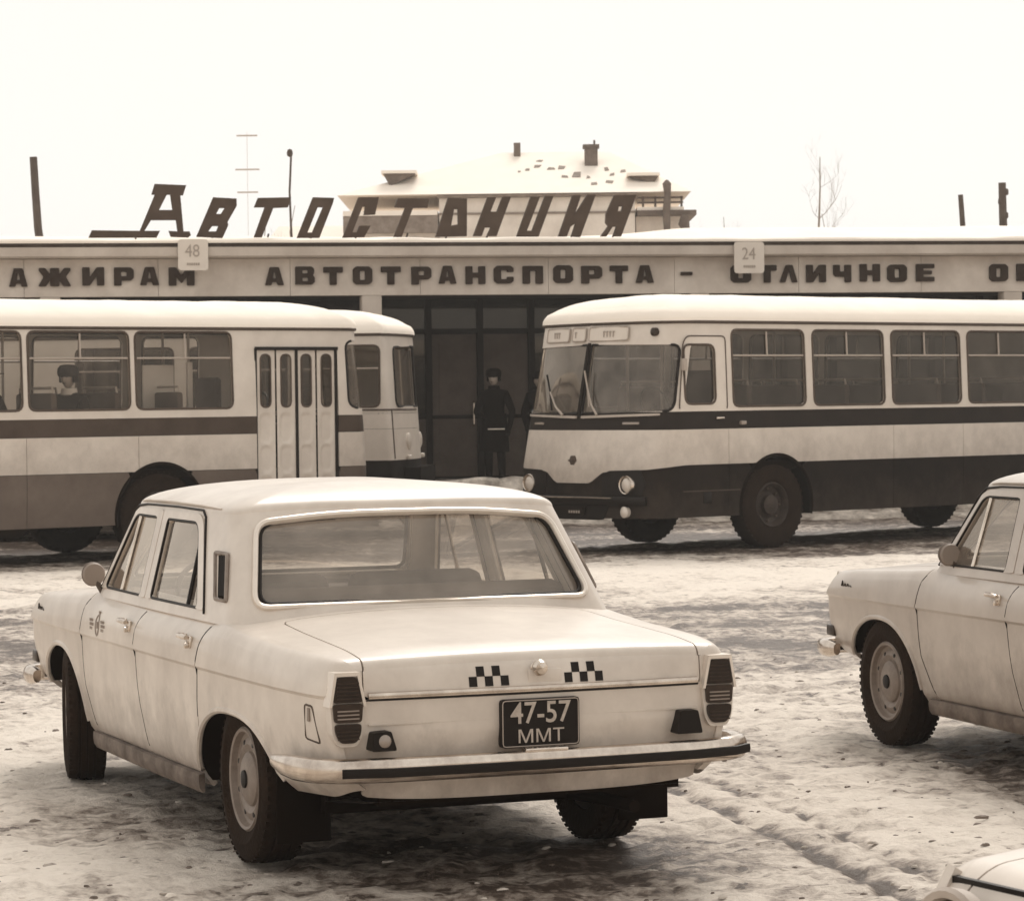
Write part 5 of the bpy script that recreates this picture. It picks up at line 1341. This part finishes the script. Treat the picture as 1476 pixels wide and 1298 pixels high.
lb_cfg = dict(rc=.36, xf=[(.40, 3.12), (1.0, 3.11), (1.5, 3.08), (2.4, 3.0), (2.66, 2.98)], X1=2.20, xr=-7.4, cream='cream', stripe='stripe_l', skirt='skirt_l',
    ws=[(.035, 1.66), (1.58, 1.70), (1.55, 2.50), (.035, 2.50)],
    winR=[(.98 - 1.29 - 1.37 * k + 0 if k else -.31, 1.715, .98 - 1.37 * k, 2.60) for k in range(6)],
    winL=[(.9 - 1.37 * k - 1.22, 1.715, .9 - 1.37 * k, 2.60) for k in range(6)] + [(1.2, 1.715, 2.0, 2.60)],
    seams=[2.45, 1.31, -.29, -1.72, -3.1, -4.5], doorR=(1.30, 2.46, 2.42), gutter='stripe_l')
BUS_GRP = 'city buses lined up before the station'
rbus, rfn = make_bus('bus', rb_cfg)
rbus.location = (2.3125, 35.7912, 0); rbus.rotation_euler = (0, 0, 3.835)
tag(rbus, 'two-tone bus at right facing left with dark stripe, showing its windscreens and headlights', 'bus', BUS_GRP)
lbus, lfn = make_bus('bus', lb_cfg)
lbus.location = (-4.7843, 35.0581, 0); lbus.rotation_euler = (0, 0, .6469)
MB().bbox((.34, -.62, 1.95), (.42, .03, .56), .01).build('partition', M['cream_up'], lbus)
MB().bbox((.72, -.70, 1.95), (.07, .05, .62), .01).build('partition_post', M['cream_up'], lbus)
tag(lbus, 'two-tone bus at left with closed folding doors, its snowy roof under board 48', 'bus', BUS_GRP)
tb_cfg = dict(lb_cfg); tb_cfg.pop('doorR'); tb_cfg.update(cream='cream_up', stripe='cream_up', skirt='skirt', rc=.26, xf=[(.40, 2.99), (1.0, 2.98), (1.5, 2.95), (2.4, 2.90), (2.66, 2.88)], xr=-3.4, arches=[0.0, -2.4],
    ws=[(.035, 1.70), (1.00, 1.70), (.99, 2.48), (.035, 2.50)], winR=[(1.60, 1.70, 2.62, 2.50), (.1, 1.70, 1.4, 2.50), (-1.4, 1.70, -.1, 2.50)], winL=[(.1, 1.70, 1.4, 2.50), (-1.4, 1.70, -.1, 2.50)], seams=[1.4, -.29, -1.72])
tbus, tfn = make_bus('bus', tb_cfg)
ta = R(-5)
tbus.rotation_euler = (0, 0, ta)
nx_, ny_ = 2.80, -1.22
tbus.location = (-1.53 - (math.cos(ta) * nx_ - math.sin(ta) * ny_), 38.6 - (math.sin(ta) * nx_ + math.cos(ta) * ny_), 0)
tag(tbus, 'pale bus without stripe, its rounded nose showing past the left bus doors', 'bus', BUS_GRP)

# ---- front of the right bus
def fp_(u, z, o=0.0, s=1):
    p = rfn(np.array([abs(u)]), np.array([z]))[0]; q = rfn(np.array([abs(u) + .02]), np.array([z]))[0]
    t_ = q - p; n_ = np.array([t_[1], -t_[0], 0]); n_ /= np.linalg.norm(n_); p = p + n_ * o
    return (p[0], p[1] * (1 if u >= 0 else -1), p[2])
def front_patch(poly, name, m, parent, off=.012, thick=.012):
    """panel laid on the nose: poly in (signed distance from the centre line, height)"""
    f_ = poly_sdf(poly); A = np.array(poly); us_ = np.linspace(A[:, 0].min() - .01, A[:, 0].max() + .01, 26); zs_ = np.linspace(A[:, 1].min() - .01, A[:, 1].max() + .01, 22)
    def g(u, v):
        P = rfn(np.abs(u), v); P[:, 1] *= np.where(u >= 0, 1, -1); P[:, 0] += off; return P
    V, F = clip_patch(g, us_, zs_, lambda P, u, v: f_(u, v), lip=thick)
    return MB().add(V, F).build(name, m, parent, angle=40)
for s in (1, -1):
    # dark headlamp niche with chrome headlamp
    n_ = front_patch([(s * a, b_) for a, b_ in [(.50, .66), (.50, .90), (.60, .945), (1.02, .955), (1.10, .80), (1.05, .66)]], 'headlamp_niche', M['black'], rbus, .008)
    c_ = fp_(s * .86, .785, .0)
    h = MB().lathe([(.105, -.06), (.112, .03), (.104, .045), (.092, .04), (.088, .01)], c_, 'x', 26).build('headlamp', M['chrome'], rbus)
    MB().lathe([(.090, .01), (.07, .035), (.035, .05), (0, .054)], c_, 'x', 24).build('lens', M['lamp_glass'], h)
    c_ = fp_(s * .86, .475, .02); MB().lathe([(.062, -.03), (.066, .02), (.04, .04), (0, .045)], c_, 'x', 18).build('fog_lamp', M['lamp_glass'], rbus)
    front_patch([(s * a, b_) for a, b_ in [(.70, 1.475), (.92, 1.475), (.92, 1.50), (.70, 1.50)]], 'direction_lamp', M['lens_clear'], rbus, .016)
    # wipers
    P_ = [fp_(s * .30, 1.585, .02), fp_(s * .22, 1.70, .05), fp_(s * .10, 1.90, .035)] if s > 0 else [fp_(s * .30, 1.585, .02), fp_(s * .42, 1.68, .05), fp_(s * .62, 1.86, .035)]
    w_ = MB().tube(P_, [.016, .013, .010], 6).build('wiper', M['plain_steel'], rbus)
    q = P_[-1]; MB().tube([(q[0] - .0, q[1] - .05, q[2] + .20), q, (q[0] + .03, q[1] + .06, q[2] - .22)], .012, 5).build('wiper_blade', M['plain_steel'] if s > 0 else M['black'], w_)
    front_patch([(s * a, b_) for a, b_ in [(.04, 1.545), (1.18, 1.575), (1.18, 1.60), (.04, 1.575)]], 'screen_sill', M['plain_steel'], rbus, .018)
MB().sweep([fp_(u, .60, .0) for u in np.linspace(1.12, -1.12, 25)][::-1], [(-.02, -.05), (.05, -.05), (.065, -.03), (.065, .03), (.05, .05), (-.02, .05)]).build('front_bumper', M['black'], rbus)
MB().tube([fp_(u, .635, .075) for u in np.linspace(.70, -.70, 15)], .009, 6).build('bumper_trim', M['chrome'], rbus)
front_patch(round_poly([(-.45, .38), (.55, .38), (.62, .55), (-.5, .55)], .03, 3), 'apron', M['black'], rbus, .01)
npl = front_patch(round_poly([(-.27, .43), (.27, .43), (.27, .53), (-.27, .53)], .02, 3), 'number_plate', M['frame'], rbus, .03)
mb = MB()
for q in range(5): mb.box((fp_(.05 + q * .04, .47, .035)[0], .02 + q * .04, .47), (.004, .025, .03))
mb.build('plate_mark', M['signink'], npl, smooth=False)
em = MB().lathe([(0, .012), (.04, .012), (.06, .006), (.064, -.01)], fp_(0.0, 1.06, .005), 'x', 6).build('emblem', M['pole'], rbus, angle=20)
MB().bbox((fp_(0, 1.06)[0] + .012, 0, 1.06), (.03, .13, .016), .004).build('emblem_bar', M['pole'], em)
sgn = [(-.92, -.40), (-.33, -.08), (-.01, .62)]
for k, (a, b_) in enumerate(sgn):
    o = front_patch(round_poly([(a, 2.445), (b_, 2.445), (b_, 2.60), (a, 2.60)], .03, 4), 'route_box', M['signwhite'], rbus, .02)
    L_ = [fp_(x, z, .022) for x, z in round_poly([(a, 2.445), (b_, 2.445), (b_, 2.60), (a, 2.60)], .03, 4)]
    MB().tube(L_, .009, 5, closed=True).build('box_rim', M['plain_steel'], o)
    mb = MB(); xm = (a + b_) / 2
    for q in range((3, 1, 4)[k]):
        yy = xm - .06 + q * .05; c_ = fp_(yy, 2.52, .028); mb.box(c_, (.004, .014, .07)); mb.box((c_[0], c_[1] + .012, c_[2] + .028), (.004, .03, .012))
    mb.build('route_mark', M['signink'], o, smooth=False)
c_ = fp_(.98, 2.53, .01); MB().lathe([(.05, -.02), (.05, .03), (.03, .045), (0, .05)], c_, 'x', 14).build('marker_lamp', M['lens_mid'], rbus)
MB().tube([fp_(0, z, .012) for z in np.linspace(1.58, 2.42, 8)], .020, 6).build('centre_pillar', M['frame'], rbus)
# driver's door outline, handle, side repeater
P_ = [(.80, 1.62), (.80, 2.48), (1.40, 2.48), (1.47, 2.40), (1.56, 1.62)]
def side_(x, z, o): return (x, (1.25 * (1 - .030 * max(0, (z - 1.65)) ** 1.3)) + o, z)
dd = MB().tube([side_(x, z, .003) for x, z in round_poly(P_, .06, 4)][2:-2], .008, 5).build('driver_door_seam', M['pole'], rbus)
MB().bbox((.93, 1.265, 1.535), (.13, .03, .025), .008).build('door_handle', M['chrome'], rbus)
MB().bbox((.57, 1.27, 1.475), (.09, .05, .05), .015).build('side_repeater', M['lens_clear'], rbus)
MB().bbox((1.50, 1.28, 2.15), (.05, .06, .14), .01).build('mirror_bracket', M['plain_steel'], rbus)
for z in (.70,): MB().box((1.05, 1.243, z), (.9, .01, .012)).build('skirt_seam', M['stripe_l'], rbus, smooth=False)
MB().bbox((1.12, 1.235, .62), (.13, .02, .13), .01).build('filler_flap', M['black'], rbus)
# third bus: headlamp knobs proud of its nose
for s in (1, -1):
    p = tfn(np.array([.60]), np.array([1.24]))[0]
    h = MB().lathe([(.11, -.05), (.112, .012), (.07, .03), (0, .034)], (p[0], s * p[1], 1.24), 'x', 18).build('headlamp', M['cream_up'], tbus)
    p = tfn(np.array([.70]), np.array([1.03]))[0]
    MB().bbox((p[0] + .03, s * p[1], 1.03), (.06, .14, .06), .015).build('bumper_end', M['cream_up'], tbus)
P_ = [tfn(np.array([1.18]), np.array([z]))[0] for z in np.linspace(1.02, 1.66, 8)]
MB().tube([(p[0] + .002, -p[1] - .002, p[2]) for p in P_], .010, 5).build('corner_seam', M['pole'], tbus)
P_ = [tfn(np.array([u]), np.array([1.66]))[0] for u in np.linspace(0, 2.4, 30)]
MB().tube([(p[0] + .004, -p[1] - .004, p[2]) for p in P_], .012, 5).build('waist_trim', M['pole'], tbus)

# ================================================================== people
def skin_mesh(J, E, rad, sub=2, root=0):
    me = bpy.data.meshes.new('person'); me.from_pydata([tuple(j) for j in J], E, [])
    o = bpy.data.objects.new('person', me); COL.objects.link(o)
    md = o.modifiers.new('skin', 'SKIN')
    for i, r_ in enumerate(rad):
        sv = me.skin_vertices[0].data[i]; sv.radius = (r_, r_) if not hasattr(r_, '__len__') else r_; sv.use_root = (i == root)
    sb = o.modifiers.new('sub', 'SUBSURF'); sb.levels = sub
    dg = bpy.context.evaluated_depsgraph_get(); dg.update()
    m2 = bpy.data.meshes.new_from_object(o.evaluated_get(dg)); V = [tuple(v.co) for v in m2.vertices]; F = [tuple(p.vertices) for p in m2.polygons]
    bpy.data.objects.remove(o); bpy.data.meshes.remove(me); bpy.data.meshes.remove(m2); return V, F
def head_parts(root, c, hat='fur', yaw=0.0):
    """face, nose, ears and a hat round head centre c, facing +x"""
    hd = MB(); V = []; n1, n2 = 14, 20
    for i in range(n1 + 1):
        ph = math.pi * i / n1
        for j in range(n2):
            th = 2 * math.pi * j / n2; x, y, z = math.sin(ph) * math.cos(th), math.sin(ph) * math.sin(th), math.cos(ph)
            jaw = 1 - .25 * max(0, -z) * (1 if True else 0); X = .098 * x * (1 - .08 * max(0, -z)); Y = .076 * y * jaw; Z = .118 * z
            if x > .6 and -.35 < z < .15 and abs(y) < .3: X += .020 * (1 - abs(y) / .3) * (1 - abs(z + .12) / .28 if abs(z + .12) < .28 else 0)
            if x > .7 and .05 < z < .3 and .2 < abs(y) < .6: X -= .008
            V.append((c[0] + X, c[1] + Y, c[2] + Z))
    F = [(i * n2 + j, (i + 1) * n2 + j, (i + 1) * n2 + (j + 1) % n2, i * n2 + (j + 1) % n2) for i in range(n1) for j in range(n2)]
    hd.add(V, F)
    for s in (1, -1): hd.bbox((c[0] - .005, c[1] + s * .078, c[2] - .01), (.035, .015, .06), .006)
    h = hd.build('head', M['skin'], root)
    ey_ = MB()
    for s in (1, -1): ey_.bbox((c[0] + .088, c[1] + s * .032, c[2] + .015), (.012, .022, .009), .003)
    ey_.bbox((c[0] + .088, c[1], c[2] - .060), (.01, .04, .007), .002); ey_.build('face_mark', M['hat'], h)
    hb = MB()
    if hat == 'fur': hb.lathe([(.100, .015), (.118, .03), (.125, .07), (.118, .115), (.09, .145), (.05, .155), (0, .157)], c, 'z', 22)
    else: hb.lathe([(.098, .02), (.104, .05), (.098, .10), (.07, .135), (0, .145)], c, 'z', 22); hb.bbox((c[0] + .10, c[1], c[2] + .035), (.09, .14, .012), .005)
    if hat == 'fur':
        for s in (1, -1): hb.bbox((c[0] - .01, c[1] + s * .088, c[2] + .0), (.10, .03, .10), .014)
    hb.build('hat', M['hat'], h); return h
def hand_pts(J, E, rad, wrist, d, side):
    w0 = len(J); wv = Vector(wrist); d = Vector(d).normalized(); sv = Vector(side).normalized()
    pal = len(J); J.append(wv + d * .06); E.append((rad_i[0], pal)); rad.append(.030)
    for k, (o_, ln) in enumerate(((-.028, .075), (-.009, .085), (.010, .08), (.028, .065))):
        a = len(J); J.append(wv + d * .10 + sv * o_); rad.append(.010); E.append((pal, a)); b_ = len(J); J.append(wv + d * (.10 + ln * .8) + sv * o_ * .9 + Vector((.015, 0, 0))); rad.append(.008); E.append((a, b_))
    a = len(J); J.append(wv + d * .05 + sv * -.045 + Vector((.02, 0, 0))); rad.append(.011); E.append((pal, a)); b_ = len(J); J.append(wv + d * .09 + sv * -.055 + Vector((.03, 0, 0))); rad.append(.009); E.append((a, b_))
rad_i = [0]
def person(loc, yaw, label, hat='fur', armL=None, armR=None, seated=False, h=1.72, coatm='coat', collar=False):
    o = empty('person', loc, yaw); k = h / 1.72; tag(o, label, 'person')
    hip = .92 if not seated else .50
    if seated: legs = [((0, .10, hip), (.42, .12, hip + .02), (.45, .12, .06), (.58, .13, .03)), ((0, -.10, hip), (.42, -.12, hip + .02), (.45, -.12, .06), (.58, -.13, .03))]
    else: legs = [((0, .09, hip - .06), (.03, .11, .50), (-.01, .115, .08), (.13, .13, .035)), ((0, -.09, hip - .06), (.01, -.10, .50), (-.04, -.105, .08), (.10, -.12, .035))]
    J = [(0, 0, hip), (0.01, 0, hip + .20), (0, 0, hip + .42), (0, 0, hip + .53), (.01, 0, hip + .60)]; E = [(0, 1), (1, 2), (2, 3), (3, 4)]
    rad = [(.15, .17), (.145, .17), (.13, .19), (.065, .07), (.055, .055)]
    for lg in legs:
        p = 0
        for q, r_ in zip(lg, (.105, .078, .055, .05)): J.append(q); rad.append(r_); E.append((p, len(J) - 1)); p = len(J) - 1
    sh = hip + .45
    aL = armL or [(-.02, .27, sh - .29), (.06, .25, sh - .53)]; aR = armR or [(-.02, -.27, sh - .29), (.06, -.25, sh - .53)]
    for s, ar in ((1, aL), (-1, aR)):
        J.append((0, s * .185, sh)); rad.append(.075); E.append((2, len(J) - 1))
        J.append(ar[0]); rad.append(.06); E.append((len(J) - 2, len(J) - 1))
        J.append(ar[1]); rad.append(.042); E.append((len(J) - 2, len(J) - 1)); rad_i[0] = len(J) - 1
        dv = Vector(ar[1]) - Vector(ar[0]); hand_pts(J, E, rad, ar[1], dv, (0, 1, 0) if abs(dv.normalized().y) < .7 else (1, 0, 0))
    V, F = skin_mesh([(x * k, y * k, z * k) for x, y, z in J], E, [(r_[0] * k, r_[1] * k) if hasattr(r_, '__len__') else r_ * k for r_ in rad])
    MB().add(V, F).build('body', M[coatm], o)
    if not seated:      # long overcoat skirt with collar
        pr_ = [(.158, hip + .50), (.20, hip + .30), (.195, hip + .15), (.205, hip - .02), (.225, hip - .25), (.235, hip - .45), (.225, hip - .455), (.20, hip - .30)]
        cm = MB().lathe([(r_ * k, z * k) for r_, z in pr_[2:]], (0, 0, 0), 'z', 24); cm.V = [(v[0] * .82, v[1] * 1.0 + .0, v[2]) for v in cm.V]; cm.build('overcoat', M[coatm], o)
    cl = MB().lathe([(.075 * k, (hip + .50) * k), (.10 * k, (hip + .51) * k), (.088 * k, (hip + .585) * k), (.07 * k, (hip + .575) * k)], (0, 0, 0), 'z', 18); cl.build('collar', M['scarf' if collar else coatm], o)
    head_parts(o, (.02 * k, 0, (hip + .70) * k), hat); return o
pz = PZ
p1 = bp(-.04, 1.3, pz); person(p1, BA + R(-115), 'person in long dark coat and hat holding a white paper before the doors', 'fur', armR=[(.05, -.28, 1.08), (.25, -.12, 1.02)], armL=[(-.02, .29, 1.10), (.10, .27, .86)], h=1.70)
pq = empty('paper', p1); pq.location = p1 + Vector((.03, -.34, .82)); tag(pq, 'small white folded paper held by the person in the long coat', 'paper')
MB().bbox((0, 0, 0), (.26, .10, .018), .004).build('sheet', M['bag'], pq)
p2 = bp(.70, 1.5, pz); person(p2, BA + R(-70), 'person in dark coat half hidden behind the nose of the right bus', 'cap', h=1.66)
# seated passengers of the left bus
def in_lbus(x, y, z): a = .6469; return Vector((-4.7843 + math.cos(a) * x - math.sin(a) * y, 35.0581 + math.sin(a) * x + math.cos(a) * y, z))
person(in_lbus(-.92, -.78, .88), .6469 + R(-150), 'seated passenger in dark fur hat and white collar in the left bus window', 'fur', seated=True, armL=[(.10, .26, .68), (.32, .16, .62)], armR=[(.10, -.26, .68), (.32, -.16, .62)], collar=True)
person(in_lbus(-1.95, -.80, .90), .6469, 'seated passenger in dark coat at the left edge of the left bus', 'cap', seated=True, armL=[(.10, .26, .68), (.32, .16, .62)], armR=[(.10, -.26, .68), (.32, -.16, .62)])
